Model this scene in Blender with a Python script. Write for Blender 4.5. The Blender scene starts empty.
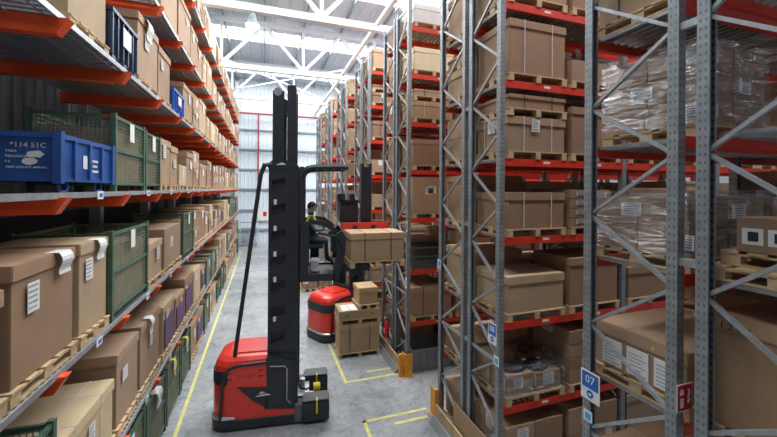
import bpy, bmesh, math, random
from math import sin, cos, pi, radians as RAD, sqrt, atan2
from mathutils import Vector, Matrix
S = bpy.context.scene
COL = S.collection
rnd = random.Random(7)
# ------------------------------------------------------------------ camera
cam_data = bpy.data.cameras.new('camera'); cam = bpy.data.objects.new('camera', cam_data); COL.objects.link(cam)
cam_data.sensor_width = 36.0; cam_data.lens = 36 * 358 / 777; cam_data.shift_y = -29.5 / 777
cam_data.clip_end = 200; cam_data.clip_start = .05
cam.matrix_world = Matrix.Translation((0, 0, 5.07)) @ Matrix.Rotation(RAD(-19.2), 4, 'Z') @ Matrix.Rotation(RAD(90), 4, 'X') @ Matrix.Rotation(RAD(.4), 4, 'Z')
S.camera = cam
# ------------------------------------------------------------------ light
w = bpy.data.worlds.new('sky'); S.world = w; w.use_nodes = True
bg = w.node_tree.nodes['Background']; bg.inputs[0].default_value = (.80, .90, 1.0, 1); bg.inputs[1].default_value = .17
def area(name, loc, sx, sy, power, rot=(0, 0, 0), col=(.93, .97, 1.0)):
    l = bpy.data.lights.new(name, 'AREA'); l.shape = 'RECTANGLE'; l.size = sx; l.size_y = sy; l.energy = power; l.color = col
    o = bpy.data.objects.new(name, l); COL.objects.link(o); o.location = loc; o.rotation_euler = rot; return o
SKYLIGHTS = (2.4, 9.8, 17.4, 25.0, 32.3)
for y in SKYLIGHTS:
    area('skylight_daylight', (6.5, y, 14.86), 23, 1.8, 750 if y > 30 else 1300 if y < 5 else 2600)
S.view_settings.view_transform = 'Standard'; S.view_settings.look = 'None'; S.view_settings.gamma = 1
S.view_settings.use_curve_mapping = False; S.view_settings.exposure = 0.36
S.cycles.max_bounces = 8; S.cycles.diffuse_bounces = 4; S.cycles.transparent_max_bounces = 12
try: S.cycles.use_denoising = True
except Exception: pass

# ------------------------------------------------------------------ materials
MATS = {}
def mat(name, col=(.5, .5, .5), rough=.6, metal=0., noise=.12, nscale=6., bump=0., bscale=40., emit=0., obj_col=False, alpha=None, spec=.4, dirt=0., dirt_col=(.03, .03, .03)):
    if name in MATS: return MATS[name]
    m = bpy.data.materials.new(name); m.use_nodes = True; MATS[name] = m
    nt = m.node_tree; N = nt.nodes; L = nt.links; b = N['Principled BSDF']
    b.inputs['Roughness'].default_value = rough; b.inputs['Metallic'].default_value = metal
    b.inputs['Specular IOR Level'].default_value = spec
    tc = N.new('ShaderNodeTexCoord'); nz = N.new('ShaderNodeTexNoise'); nz.inputs['Scale'].default_value = nscale; nz.inputs['Detail'].default_value = 5
    L.new(tc.outputs['Object'], nz.inputs['Vector'])
    mr = N.new('ShaderNodeMapRange'); mr.inputs[1].default_value = .3; mr.inputs[2].default_value = .7
    mr.inputs[3].default_value = 1 - noise; mr.inputs[4].default_value = 1 + noise; L.new(nz.outputs[0], mr.inputs[0])
    mx = N.new('ShaderNodeVectorMath'); mx.operation = 'SCALE'
    if obj_col:
        oi = N.new('ShaderNodeObjectInfo'); L.new(oi.outputs['Color'], mx.inputs[0])
    else:
        mx.inputs[0].default_value = col
    L.new(mr.outputs[0], mx.inputs['Scale'])
    out = mx.outputs[0]
    if dirt:
        n2 = N.new('ShaderNodeTexNoise'); n2.inputs['Scale'].default_value = nscale * .35; n2.inputs['Detail'].default_value = 8; n2.inputs['Roughness'].default_value = .7
        L.new(tc.outputs['Object'], n2.inputs['Vector'])
        r2 = N.new('ShaderNodeMapRange'); r2.inputs[1].default_value = .52; r2.inputs[2].default_value = .72; r2.inputs[4].default_value = dirt; L.new(n2.outputs[0], r2.inputs[0])
        mm = N.new('ShaderNodeMix'); mm.data_type = 'RGBA'; L.new(r2.outputs[0], mm.inputs[0]); L.new(out, mm.inputs[6]); mm.inputs[7].default_value = (*dirt_col, 1)
        out = mm.outputs[2]
    L.new(out, b.inputs['Base Color'])
    if bump:
        n3 = N.new('ShaderNodeTexNoise'); n3.inputs['Scale'].default_value = bscale; n3.inputs['Detail'].default_value = 3; L.new(tc.outputs['Object'], n3.inputs['Vector'])
        bp = N.new('ShaderNodeBump'); bp.inputs['Strength'].default_value = bump; bp.inputs['Distance'].default_value = .02; L.new(n3.outputs[0], bp.inputs['Height']); L.new(bp.outputs[0], b.inputs['Normal'])
    if emit:
        b.inputs['Emission Color'].default_value = (*col, 1); b.inputs['Emission Strength'].default_value = emit
    if alpha is not None: b.inputs['Alpha'].default_value = alpha
    return m
M_card = mat('cardboard', rough=.75, noise=.07, nscale=3, obj_col=True, bump=.15, bscale=25, dirt=.12, dirt_col=(.12, .07, .04))
M_tape = mat('packing_tape', (.36, .25, .15), .35, noise=.05)
M_dark = mat('dark_gap', (.02, .017, .014), .9)
M_paper = mat('white_paper', (.78, .78, .76), .7, noise=.04)
M_ink = mat('grey_print', (.28, .28, .30), .8)
M_strap = mat('white_strap', (.62, .62, .58), .4)
M_strapg = mat('green_strap', (.05, .28, .16), .4)
M_strapb = mat('black_strap', (.035, .03, .028), .5)
M_wood = mat('pallet_wood', (.56, .40, .23), .8, noise=.22, nscale=5, bump=.2, dirt=.3, dirt_col=(.25, .17, .1))
M_orange = mat('orange_arm_paint', (.80, .085, .016), .45, noise=.08)
M_red = mat('red_beam_paint', (.68, .042, .018), .45, noise=.10, dirt=.25, dirt_col=(.25, .02, .015))
M_galv = mat('galvanised_steel', (.42, .445, .465), .42, metal=.55, noise=.16, nscale=14)
M_deck = mat('galvanised_deck', (.34, .355, .37), .4, metal=.45, noise=.15, nscale=10)
M_green = mat('green_cage_paint', (.072, .135, .088), .5, noise=.2, dirt=.3, dirt_col=(.06, .04, .02))
M_greenmesh = mat('olive_mesh_wire', (.22, .25, .17), .5, noise=.2)
M_blue = mat('blue_container_paint', (.022, .085, .30), .42, noise=.15, dirt=.45, dirt_col=(.015, .03, .08))
M_bluep = mat('blue_plastic', (.03, .14, .5), .4)
M_navy = mat('dark_blue_plastic', (.035, .055, .10), .45)
M_greyp = mat('grey_plastic', (.22, .24, .25), .5)
M_purple = mat('purple_print', (.12, .06, .15), .6)
M_wire = mat('dark_wire', (.10, .12, .12), .45, metal=.4)
M_white = mat('white_steel_paint', (.66, .68, .70), .45, noise=.03)
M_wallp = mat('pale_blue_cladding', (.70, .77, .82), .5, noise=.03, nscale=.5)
M_roof = mat('grey_roof_sheet', (.52, .56, .62), .6, noise=.05, nscale=.6)
M_rail = mat('grey_wall_rail', (.28, .34, .38), .5)
M_pipe = mat('red_pipe_paint', (.42, .07, .08), .4)
M_tred = mat('truck_red_paint', (.80, .040, .022), .28, noise=.04, spec=.6)
M_tblack = mat('truck_black_steel', (.030, .033, .040), .42, noise=.15)
M_tgrey = mat('truck_grey_plate', (.13, .13, .135), .5, noise=.15)
M_chain = mat('bright_steel', (.55, .56, .58), .3, metal=.8)
M_rubber = mat('black_rubber', (.018, .018, .018), .8)
M_yellow = mat('yellow_paint', (.80, .62, .03), .5, noise=.08)
M_yline = mat('yellow_floor_paint', (.74, .69, .22), .6, noise=.15, dirt=.6, dirt_col=(.4, .38, .25))
M_guard = mat('orange_guard_paint', (.85, .36, .03), .45)
M_signblue = mat('sign_blue', (.012, .13, .50), .45, noise=.02)
M_signcyan = mat('sign_cyan', (.08, .42, .75), .45, noise=.02)
M_signred = mat('sign_red', (.62, .012, .03), .45, noise=.02)
M_skin = mat('skin', (.55, .30, .21), .5, noise=.03)
M_hair = mat('dark_hair', (.018, .013, .01), .7)
M_vest = mat('hi_vis_yellow', (.62, .85, .05), .6, noise=.03)
M_cloth = mat('dark_work_trousers', (.03, .035, .05), .8)
M_sleeve = mat('grey_work_sleeve', (.2, .22, .25), .8)
M_mask = mat('pale_face_mask', (.6, .72, .78), .8)
M_lamp = mat('lamp_glow', (1, 1, .97), .4, emit=9)
M_label = mat('beam_label', (.75, .75, .70), .5)
# perforated upright: slots repeated along the height
def perforated():
    m = mat('perforated_upright', (.30, .325, .34), .45, metal=.45, noise=.18, nscale=9)
    nt = m.node_tree; N = nt.nodes; L = nt.links; b = N['Principled BSDF']
    tc = N.new('ShaderNodeTexCoord'); sp = N.new('ShaderNodeSeparateXYZ'); L.new(tc.outputs['Object'], sp.inputs[0])
    def mth(op, a, v=None, v2=None):
        n = N.new('ShaderNodeMath'); n.operation = op
        L.new(a, n.inputs[0])
        if v is not None:
            if hasattr(v, 'default_value') or hasattr(v, 'links'): L.new(v, n.inputs[1])
            else: n.inputs[1].default_value = v
        return n.outputs[0]
    z = mth('PINGPONG', sp.outputs[2], .0375); z = mth('LESS_THAN', z, .014)
    def off(ax):
        a = mth('ABSOLUTE', ax); a = mth('SUBTRACT', a, .022); a = mth('ABSOLUTE', a); return mth('LESS_THAN', a, .0085)
    xy = mth('MAXIMUM', off(sp.outputs[0]), off(sp.outputs[1]))
    k = mth('MULTIPLY', z, xy)
    src = b.inputs['Base Color'].links[0].from_socket
    mm = N.new('ShaderNodeMix'); mm.data_type = 'RGBA'; L.new(k, mm.inputs[0]); L.new(src, mm.inputs[6]); mm.inputs[7].default_value = (.16, .175, .185, 1)
    L.new(mm.outputs[2], b.inputs['Base Color'])
    return m
M_up = perforated()
def film():
    m = bpy.data.materials.new('stretch_film'); m.use_nodes = True; nt = m.node_tree; N = nt.nodes; L = nt.links
    N.remove(N['Principled BSDF']); out = N['Material Output']
    tr = N.new('ShaderNodeBsdfTransparent'); tr.inputs[0].default_value = (.92, .93, .95, 1)
    gl = N.new('ShaderNodeBsdfGlossy'); gl.inputs['Roughness'].default_value = .22; gl.inputs[0].default_value = (.95, .97, 1, 1)
    tc = N.new('ShaderNodeTexCoord'); mp = N.new('ShaderNodeMapping'); mp.inputs['Scale'].default_value = (1.2, 1.2, 7); mp.inputs['Rotation'].default_value = (.5, .4, 0)
    nz = N.new('ShaderNodeTexNoise'); nz.inputs['Scale'].default_value = 3.2; nz.inputs['Detail'].default_value = 6; nz.inputs['Distortion'].default_value = 1.2
    L.new(tc.outputs['Object'], mp.inputs[0]); L.new(mp.outputs[0], nz.inputs['Vector'])
    bp = N.new('ShaderNodeBump'); bp.inputs['Strength'].default_value = 1; bp.inputs['Distance'].default_value = .05; L.new(nz.outputs[0], bp.inputs['Height']); L.new(bp.outputs[0], gl.inputs['Normal'])
    r = N.new('ShaderNodeMapRange'); r.inputs[1].default_value = .42; r.inputs[2].default_value = .66; r.inputs[3].default_value = .04; r.inputs[4].default_value = .34; L.new(nz.outputs[0], r.inputs[0])
    mx = N.new('ShaderNodeMixShader'); L.new(r.outputs[0], mx.inputs[0]); L.new(tr.outputs[0], mx.inputs[1]); L.new(gl.outputs[0], mx.inputs[2]); L.new(mx.outputs[0], out.inputs[0])
    return m
M_film = film()
def floor_mat():
    m = bpy.data.materials.new('concrete_floor'); m.use_nodes = True; nt = m.node_tree; N = nt.nodes; L = nt.links; b = N['Principled BSDF']
    tc = N.new('ShaderNodeTexCoord')
    def nz(s, d=8, r=.6, dist=0):
        n = N.new('ShaderNodeTexNoise'); n.inputs['Scale'].default_value = s; n.inputs['Detail'].default_value = d; n.inputs['Roughness'].default_value = r; n.inputs['Distortion'].default_value = dist
        L.new(tc.outputs['Object'], n.inputs['Vector']); return n.outputs[0]
    cr = N.new('ShaderNodeValToRGB'); L.new(nz(.55, 9, .68, .6), cr.inputs[0])
    e = cr.color_ramp.elements; e[0].position = .32; e[0].color = (.25, .265, .275, 1); e[1].position = .68; e[1].color = (.46, .48, .49, 1)
    mm = N.new('ShaderNodeMix'); mm.data_type = 'RGBA'; mm.blend_type = 'MULTIPLY'; mm.inputs[0].default_value = 1
    c2 = N.new('ShaderNodeValToRGB'); L.new(nz(5, 8, .7, 1.2), c2.inputs[0]); e = c2.color_ramp.elements; e[0].position = .35; e[0].color = (.72, .72, .72, 1); e[1].position = .6; e[1].color = (1.1, 1.1, 1.1, 1)
    L.new(cr.outputs[0], mm.inputs[6]); L.new(c2.outputs[0], mm.inputs[7]); L.new(mm.outputs[2], b.inputs['Base Color'])
    r = N.new('ShaderNodeMapRange'); r.inputs[1].default_value = .35; r.inputs[2].default_value = .65; r.inputs[3].default_value = .22; r.inputs[4].default_value = .5; L.new(nz(1.3), r.inputs[0]); L.new(r.outputs[0], b.inputs['Roughness'])
    return m
M_floor = floor_mat()

# ------------------------------------------------------------------ mesh helpers
class MB:
    def __init__(s): s.v = []; s.f = []
    def box(s, x0, x1, y0, y1, z0, z1, top=None):
        """axis aligned box; top=(dx0,dx1,dy0,dy1) moves the top rim"""
        t = top or (0, 0, 0, 0); n = len(s.v)
        s.v += [(x0, y0, z0), (x1, y0, z0), (x1, y1, z0), (x0, y1, z0), (x0 + t[0], y0 + t[2], z1), (x1 + t[1], y0 + t[2], z1), (x1 + t[1], y1 + t[3], z1), (x0 + t[0], y1 + t[3], z1)]
        s.f += [tuple(n + i for i in q) for q in ((0, 3, 2, 1), (4, 5, 6, 7), (0, 1, 5, 4), (1, 2, 6, 5), (2, 3, 7, 6), (3, 0, 4, 7))]; return s
    def bar(s, a, b, w, h=None, up=(0, 0, 1)):
        a = Vector(a); b = Vector(b); d = (b - a).normalized(); u = Vector(up)
        if abs(d.dot(u)) > .98: u = Vector((1, 0, 0))
        r = d.cross(u).normalized(); u = r.cross(d); h = h or w; n = len(s.v)
        for p in (a, b):
            for i, j in ((-1, -1), (1, -1), (1, 1), (-1, 1)): s.v.append(tuple(p + r * (i * w / 2) + u * (j * h / 2)))
        s.f += [tuple(n + i for i in q) for q in ((0, 1, 2, 3), (7, 6, 5, 4), (0, 4, 5, 1), (1, 5, 6, 2), (2, 6, 7, 3), (3, 7, 4, 0))]; return s
    def tube(s, pts, r, k=8, closed=True):
        P = [Vector(p) for p in pts]; rr = r if isinstance(r, (list, tuple)) else [r] * len(P); n0 = len(s.v); prev = None
        for i, p in enumerate(P):
            d = (P[min(i + 1, len(P) - 1)] - P[max(i - 1, 0)]).normalized()
            if prev is None:
                u = Vector((0, 0, 1)) if abs(d.z) < .9 else Vector((1, 0, 0))
            else: u = prev
            a = d.cross(u).normalized(); u = a.cross(d).normalized(); prev = u
            for j in range(k):
                t = 2 * pi * j / k; s.v.append(tuple(p + (a * cos(t) + u * sin(t)) * rr[i]))
        for i in range(len(P) - 1):
            for j in range(k):
                j2 = (j + 1) % k; s.f.append((n0 + i * k + j, n0 + i * k + j2, n0 + (i + 1) * k + j2, n0 + (i + 1) * k + j))
        if closed:
            s.f.append(tuple(n0 + j for j in reversed(range(k)))); s.f.append(tuple(n0 + (len(P) - 1) * k + j for j in range(k)))
        return s
    def prism(s, pts, axis, lo, hi):
        """2D outline extruded along axis ('x','y','z')"""
        n = len(s.v); k = len(pts)
        for c in (lo, hi):
            for p, q in pts:
                s.v.append({'x': (c, p, q), 'y': (p, c, q), 'z': (p, q, c)}[axis])
        s.f.append(tuple(range(n, n + k))); s.f.append(tuple(reversed(range(n + k, n + 2 * k))))
        for i in range(k):
            j = (i + 1) % k; s.f.append((n + i, n + k + i, n + k + j, n + j))
        return s
    def loft(s, rings, cap=True):
        n = len(s.v); k = len(rings[0])
        for r in rings: s.v += [tuple(p) for p in r]
        for i in range(len(rings) - 1):
            for j in range(k):
                j2 = (j + 1) % k; s.f.append((n + i * k + j, n + i * k + j2, n + (i + 1) * k + j2, n + (i + 1) * k + j))
        if cap: s.f.append(tuple(n + j for j in reversed(range(k)))); s.f.append(tuple(n + (len(rings) - 1) * k + j for j in range(k)))
        return s
    def mesh(s, name, m, bevel=0, smooth=False):
        me = bpy.data.meshes.new(name); bm = bmesh.new(); vs = [bm.verts.new(v) for v in s.v]
        for f in s.f:
            try: bm.faces.new([vs[i] for i in f])
            except ValueError: pass
        bmesh.ops.recalc_face_normals(bm, faces=bm.faces)
        if bevel: bmesh.ops.bevel(bm, geom=list(bm.edges), offset=bevel, segments=2, affect='EDGES', clamp_overlap=True)
        if smooth:
            for f in bm.faces: f.smooth = True
        bm.to_mesh(me); bm.free(); me.materials.append(m); return me
def add(name, me, parent=None, color=None, loc=None, rot=None, scale=None):
    o = bpy.data.objects.new(name, me); COL.objects.link(o)
    if parent: o.parent = parent
    if color: o.color = (*color, 1)
    if loc: o.location = loc
    if rot: o.rotation_euler = rot
    if scale: o.scale = scale
    return o
def thing(name, label, cat, loc=(0, 0, 0), rz=0, group=None, me=None, color=None, scale=None, kind=None):
    o = add(name, me, None, color, loc, (0, 0, rz), scale); o['label'] = label
    o['category'] = cat
    if group: o['group'] = group
    if kind: o['kind'] = kind
    return o
def struct(name, me):
    o = add(name, me); o['kind'] = 'structure'; return o
def text_mesh(txt, size, m, depth=.002, align='CENTER'):
    c = bpy.data.curves.new('t', 'FONT'); c.body = txt; c.size = size; c.extrude = depth; c.align_x = align; c.align_y = 'CENTER'; c.resolution_u = 2
    o = bpy.data.objects.new('t', c); COL.objects.link(o); dg = bpy.context.evaluated_depsgraph_get(); dg.update()
    me = bpy.data.meshes.new_from_object(o.evaluated_get(dg)); bpy.data.objects.remove(o); me.materials.clear(); me.materials.append(m); me.name = 'lettering'; return me

# ------------------------------------------------------------------ the hall
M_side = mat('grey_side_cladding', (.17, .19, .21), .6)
struct('floor', MB().box(-6, 26, -4, 36, -.3, 0).mesh('floor', M_floor))
def cladding(x0, x1, y0, y1, along):
    mb = MB(); pts = []; p = x0 if along == 'x' else y0; e = x1 if along == 'x' else y1
    while p < e: pts += [(p, 0), (p + .22, 0), (p + .25, .03), (p + .3, .03)]; p += .33
    return pts
b = MB(); pts = cladding(-5.2, 26, 0, 0, 'x'); outl = [(x, 35 - t) for x, t in pts] + [(26.2, 35.2), (-5.2, 35.2)]
b.prism(outl, 'z', 0, 15.2); struct('wall_back', b.mesh('wall_back', M_wallp))
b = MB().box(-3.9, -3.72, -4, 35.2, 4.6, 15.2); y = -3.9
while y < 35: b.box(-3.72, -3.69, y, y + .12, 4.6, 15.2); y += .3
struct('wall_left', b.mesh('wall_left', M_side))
struct('wall_left_lower', MB().box(-3.9, -3.66, -4, 35.2, 0, 4.6).mesh('wall_left', mat('shade_dark_wall', (.035, .036, .04), .85)))  # shade behind the shelved goods is put into this near-black wall colour
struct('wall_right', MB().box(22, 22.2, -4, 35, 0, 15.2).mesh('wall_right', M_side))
# wall rails across the back wall
n = 0
for i, z in enumerate((1.2, 3.0, 4.9, 6.7, 8.5, 10.3)):
    struct('trim_%d' % (i + 1), MB().box(-3.69, 22, 34.78, 34.965, z, z + .14).mesh('trim', M_rail))
for i, x in enumerate((-2.3, 2.2, 6.8, 11.4)):
    struct('trim_%d' % (i + 8), MB().box(x - .14, x + .14, 34.5, 34.78, 0, 14.6).mesh('trim', M_white))
# roof: corrugated sheets between skylight bands
ys = [-4]
for y in SKYLIGHTS: ys += [y - 1.0, y + 1.0]
ys += [35.2]
for k in range(0, len(ys), 2):
    a, c = ys[k], ys[k + 1]; pts = []; x = -5.4
    while x < 26: pts += [(x, 15.0), (x + .55, 15.0), (x + .6, 15.05), (x + .7, 15.05)]; x += .75
    b = MB().prism(pts + [(26, 15.2), (-5.4, 15.2)], 'y', a, c); struct('ceiling', b.mesh('ceiling', M_roof))
M_sky = mat('translucent_skylight_sheet', (.92, .96, 1.0), .5, emit=.9, noise=.02)
for i, y in enumerate(SKYLIGHTS):
    struct('window_%d' % (i + 1), MB().box(-5.4, 26, y - 1, y + 1, 15.02, 15.1).mesh('window', M_sky))
# purlins
for k in range(11):
    x = -2.25 + 2.25 * k
    struct('trim_%d' % (20 + k), MB().box(x - .04, x + .04, -4, 35, 14.78, 14.99).mesh('trim', M_rail))
# trusses
def truss(y):
    t = thing('roof_truss', '', 'truss', (0, y, 0), group='white roof trusses')
    add('bottom_chord', MB().box(-3.69, 22, -.13, .13, 11.86, 12.14).mesh('chord', M_white), t)
    add('top_chord', MB().box(-3.69, 22, -.11, .11, 14.5, 14.72).mesh('chord', M_white), t)
    d = MB().bar((0, 0, 12.1), (2.25, 0, 14.55), .16).mesh('diagonal', M_white); d2 = MB().bar((2.25, 0, 14.55), (4.5, 0, 12.1), .16).mesh('diagonal', M_white)
    v = MB().bar((0, 0, 12.1), (0, 0, 14.55), .14).mesh('post', M_white)
    for k in range(5):
        x = -2.3 + 4.5 * k
        add('diagonal_brace', d, t, loc=(x, 0, 0)); add('diagonal_brace', d2, t, loc=(x, 0, 0)); add('vertical_post', v, t, loc=(x, 0, 0))
    return t
TL = {7.5: 'white steel roof truss above the aisle mouth, closest overhead',
      14.8: 'white lattice roof truss with the round lamp hanging from its lower chord',
      22.1: 'white lattice roof truss between the lamp truss and the truss near the back wall',
      29.4: 'white lattice roof truss just before the pale back wall'}
for y in (14.8, 22.1, 29.4): truss(y)['label'] = TL[y]
thing('tie_rod', 'long white steel tie running along the hall above the red pallet racks', 'beam', me=MB().bar((4.6, 2, 12.2), (4.6, 34.9, 12.2), .16).mesh('tie', M_white))
thing('tie_rod', 'long white steel tie running along the hall above the left cantilever rack', 'beam', me=MB().bar((-2.3, 10, 12.2), (-2.3, 34.9, 12.2), .14).mesh('tie', M_white))
# cross bracing between trusses (in plan, under the roof)
for i, (a, c) in enumerate((((-2.3, 22.1, 12.36), (4.6, 29.4, 12.36)), ((4.6, 22.1, 12.48), (-2.3, 29.4, 12.48)))):
    thing('brace_rod', ('slender white brace rod crossing from rack side left to right between the two far trusses', 'slender white brace rod crossing from right to left between the two far trusses')[i], 'brace', me=MB().bar(a, c, .09).mesh('brace', M_white))
# high bay lamps
def lamp(x, y, lab):
    t = thing('high_bay_lamp', lab, 'lamp', (x, y, 11.35), group='high bay lamps')
    rings = []
    for r, z in ((.08, .5), (.12, .42), (.14, .2), (.2, .1), (.27, 0), (.26, 0), (.2, .06)):
        rings.append([(r * cos(2 * pi * k / 20), r * sin(2 * pi * k / 20), z) for k in range(20)])
    add('reflector', MB().loft(rings).mesh('reflector', M_rail, smooth=True), t)
    add('lens', MB().loft([[(r * cos(2 * pi * k / 20), r * sin(2 * pi * k / 20), z) for k in range(20)] for r, z in ((.255, .02), (.25, -.05), (.12, -.12))]).mesh('lens', M_lamp, smooth=True), t)
    add('hanger', MB().box(-.02, .02, -.02, .02, .4, .78).mesh('hanger', M_rail), t)
    l = bpy.data.lights.new('bulb', 'SPOT'); l.energy = 120; l.spot_size = 2.4; l.shadow_soft_size = .3
    lo = bpy.data.objects.new('bulb', l); COL.objects.link(lo); lo.parent = t; lo.location = (0, 0, -.15)
lamp(-.45, 14.8, 'round white high bay lamp hanging from the closest visible roof truss')
lamp(9.2, 14.8, 'round white high bay lamp hanging above the red racks')
# red sprinkler pipe on the back wall
t = thing('sprinkler_pipe', 'thin red sprinkler pipe running along and down the pale back wall', 'pipe')
add('horizontal_run', MB().tube([(-3.6, 34.55, 11.8), (21, 34.55, 11.8)], .09).mesh('pipe', M_pipe), t)
add('riser', MB().tube([(-.5, 34.6, 4.6), (-.5, 34.6, 11.8)], .07).mesh('pipe', M_pipe), t)
# floor markings
def marking(pts, lab, wd=.075, grp='yellow lines on the floor'):
    b = MB()
    for p, q in zip(pts, pts[1:]):
        d = (Vector(q) - Vector(p)).normalized(); p2 = Vector(p) - d * wd / 2; q2 = Vector(q) + d * wd / 2; b.bar((*p2, .001), (*q2, .001), wd, .004)
    thing('floor_marking', lab, 'floor marking', me=b.mesh('marking', M_yline), group=grp)
marking([(-1.68, 2), (-1.68, 31)], 'long straight yellow floor line beside the left cantilever rack')
marking([(2.04, 11.6), (2.06, 9.2), (3.55, 9.2)], 'yellow corner line painted around the stacked pallet of boxes')
marking([(2.75, 9.55), (3.45, 9.55)], 'short yellow dash inside the marked bay of the stacked boxes', .08)
marking([(2.05, 5.6), (2.1, 7.52), (3.55, 7.52)], 'yellow corner line of the empty bay closer to the camera')
marking([(2.75, 7.25), (3.45, 7.25)], 'short yellow dash inside the empty marked bay', .08)

# ------------------------------------------------------------------ goods
CARD = [(.38, .245, .15), (.33, .205, .125), (.42, .28, .17), (.30, .185, .112), (.45, .32, .20), (.35, .235, .155)]
LIGHTCARD = (.60, .46, .28)
_pc = {}
def pallet_meshes(wx, wy):
    k = (round(wx, 2), round(wy, 2))
    if k in _pc: return _pc[k]
    deck = MB(); nb = 5
    bw = wy / nb * .72
    for i in range(nb):
        c = bw / 2 + (wy - bw) * i / (nb - 1); deck.box(-wx / 2, wx / 2, c - bw / 2 - wy / 2, c + bw / 2 - wy / 2, .112, .134)
    for x in (-1, 0, 1): deck.box(x * (wx / 2 - .06) - .05, x * (wx / 2 - .06) + .05, -wy / 2, wy / 2, .094, .113)
    bm_ = [MB().box(x * (wx / 2 - .06) - .05, x * (wx / 2 - .06) + .05, -wy / 2, wy / 2, 0, .02).mesh('bottom_board', M_wood) for x in (-1, 0, 1)]
    bl = [MB().box(x * (wx / 2 - .06) - .05, x * (wx / 2 - .06) + .05, y * (wy / 2 - .07) - .07, y * (wy / 2 - .07) + .07, .02, .094).mesh('block', M_wood) for x in (-1, 0, 1) for y in (-1, 0, 1)]
    one = MB()
    for m_ in (deck,): one.v += m_.v; one.f += m_.f
    for x in (-1, 0, 1):
        one.box(x * (wx / 2 - .06) - .05, x * (wx / 2 - .06) + .05, -wy / 2, wy / 2, 0, .02)
        for y in (-1, 0, 1): one.box(x * (wx / 2 - .06) - .05, x * (wx / 2 - .06) + .05, y * (wy / 2 - .07) - .07, y * (wy / 2 - .07) + .07, .02, .094)
    _pc[k] = (deck.mesh('deck', M_wood), bm_, bl, one.mesh('pallet', M_wood)); return _pc[k]
def pallet(x, y, z, wx, wy, rz, lab, near, group):
    d, bb, bl, one = pallet_meshes(wx, wy)
    if not near: return thing('wooden_pallet', lab, 'pallet', (x, y, z), rz, group, me=one)
    t = thing('wooden_pallet', lab, 'pallet', (x, y, z), rz, group)
    add('deck_boards', d, t)
    for m_ in bb: add('bottom_board', m_, t)
    for m_ in bl: add('block', m_, t)
    return t
_bc = {}
def sheet(side, wx, wy, u0, u1, z0, z1, off=.004, bend=0):
    """thin sheet on a side of a box; side 's' = -y face, 'e' = +x face, 'w' = -x face"""
    b = MB()
    if side == 's': b.box(u0, u1, -wy / 2 - off - .003, -wy / 2 - off, z0, z1)
    if side == 'e': b.box(wx / 2 + off, wx / 2 + off + .003, u0, u1, z0, z1)
    if side == 'w': b.box(-wx / 2 - off - .003, -wx / 2 - off, u0, u1, z0, z1)
    return b
def box_parts(style, wx, wy, h, faces):
    k = (style, round(wx, 2), round(wy, 2), round(h, 2), faces)
    if k in _bc: return _bc[k]
    P = []; lidded = style in ('lid', 'lidstrap', 'lidblack')
    o = .018 if lidded else 0
    body = MB().box(-wx / 2 + o, wx / 2 - o, -wy / 2 + o, wy / 2 - o, 0, h - (.012 if lidded else 0)).mesh('box_body', M_card, .006)
    if lidded:
        lh = min(.14, h * .3)
        P.append(('lid', MB().box(-wx / 2, wx / 2, -wy / 2, wy / 2, h - lh, h).mesh('lid', M_card, .008), True, None))
    else:
        P.append(('tape', MB().box(-.03, .03, -wy / 2 - .002, wy / 2 + .002, h - .1, h + .002).mesh('tape', M_tape), False, None))
    if style in ('lidstrap', 'lidblack', 'strap'):
        sm = M_strapb if style == 'lidblack' else M_strap
        for u in (-.24, .24):
            b = MB(); x = u * wx; e = .004
            b.box(x - .008, x + .008, -wy / 2 - e, wy / 2 + e, h, h + e); b.box(x - .008, x + .008, -wy / 2 - e, -wy / 2, 0, h); b.box(x - .008, x + .008, wy / 2, wy / 2 + e, 0, h)
            P.append(('strap', b.mesh('strap', sm), False, None))
        if 'e' in faces or 'w' in faces:
            for u in (-.22, .22):
                b = MB(); y = u * wy; e = .004
                b.box(-wx / 2 - e, wx / 2 + e, y - .008, y + .008, h, h + e); b.box(-wx / 2 - e, -wx / 2, y - .008, y + .008, 0, h); b.box(wx / 2, wx / 2 + e, y - .008, y + .008, 0, h)
                P.append(('strap', b.mesh('strap', sm), False, None))
    for q, s in enumerate(faces.lower() if faces else ''):
        L_ = (wx if s == 's' else wy)
        r2 = random.Random(len(_bc) * 3 + q); u = (r2.random() - .5) * L_ * .5; lw = .13 + .08 * r2.random(); lh2 = .18 + .1 * r2.random(); zc = h * (.55 + .25 * r2.random())
        if h < .3: zc = h * .55; lh2 = h * .5
        lh2 = min(lh2, h * .7); zc = min(zc, h - lh2 / 2 - .01)
        sh = sheet(s, wx, wy, u - lw, u + lw * .2, zc - lh2 / 2, zc + lh2 / 2).mesh('sheet', M_paper)
        pr = MB()
        for i in range(5):
            z = zc + lh2 * (.36 - .18 * i); e = u + lw * (.1 - .3 * r2.random()); b = sheet(s, wx, wy, u - lw * .9, e, z, z + .012, .0075); n_ = len(pr.v); pr.v += b.v; pr.f += [tuple(a + n_ for a in f) for f in b.f]
        P.append(('paper_label', sh, False, ('print', pr.mesh('print', M_ink))))
    _bc[k] = (body, P); return _bc[k]
def carton(x, y, z, wx, wy, h, rz, lab, style='lid', faces='s', color=None, near=True, group=None, name='cardboard_box'):
    body, P = box_parts(style, wx, wy, h, faces); c = color or rnd.choice(CARD)
    t = thing(name, lab, 'box', (x, y, z), rz, group, me=body, color=c)
    lc = tuple(min(1, q * 1.12) for q in c)
    for nm, me, cc, sub in P:
        if not near and nm in ('tape',): continue
        o = add(nm, me, t, lc if cc else None)
        if nm == 'paper_label': o['label'] = 'white paper label with printed lines'
        if sub and near: add(sub[0], sub[1], o)
    return t
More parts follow.
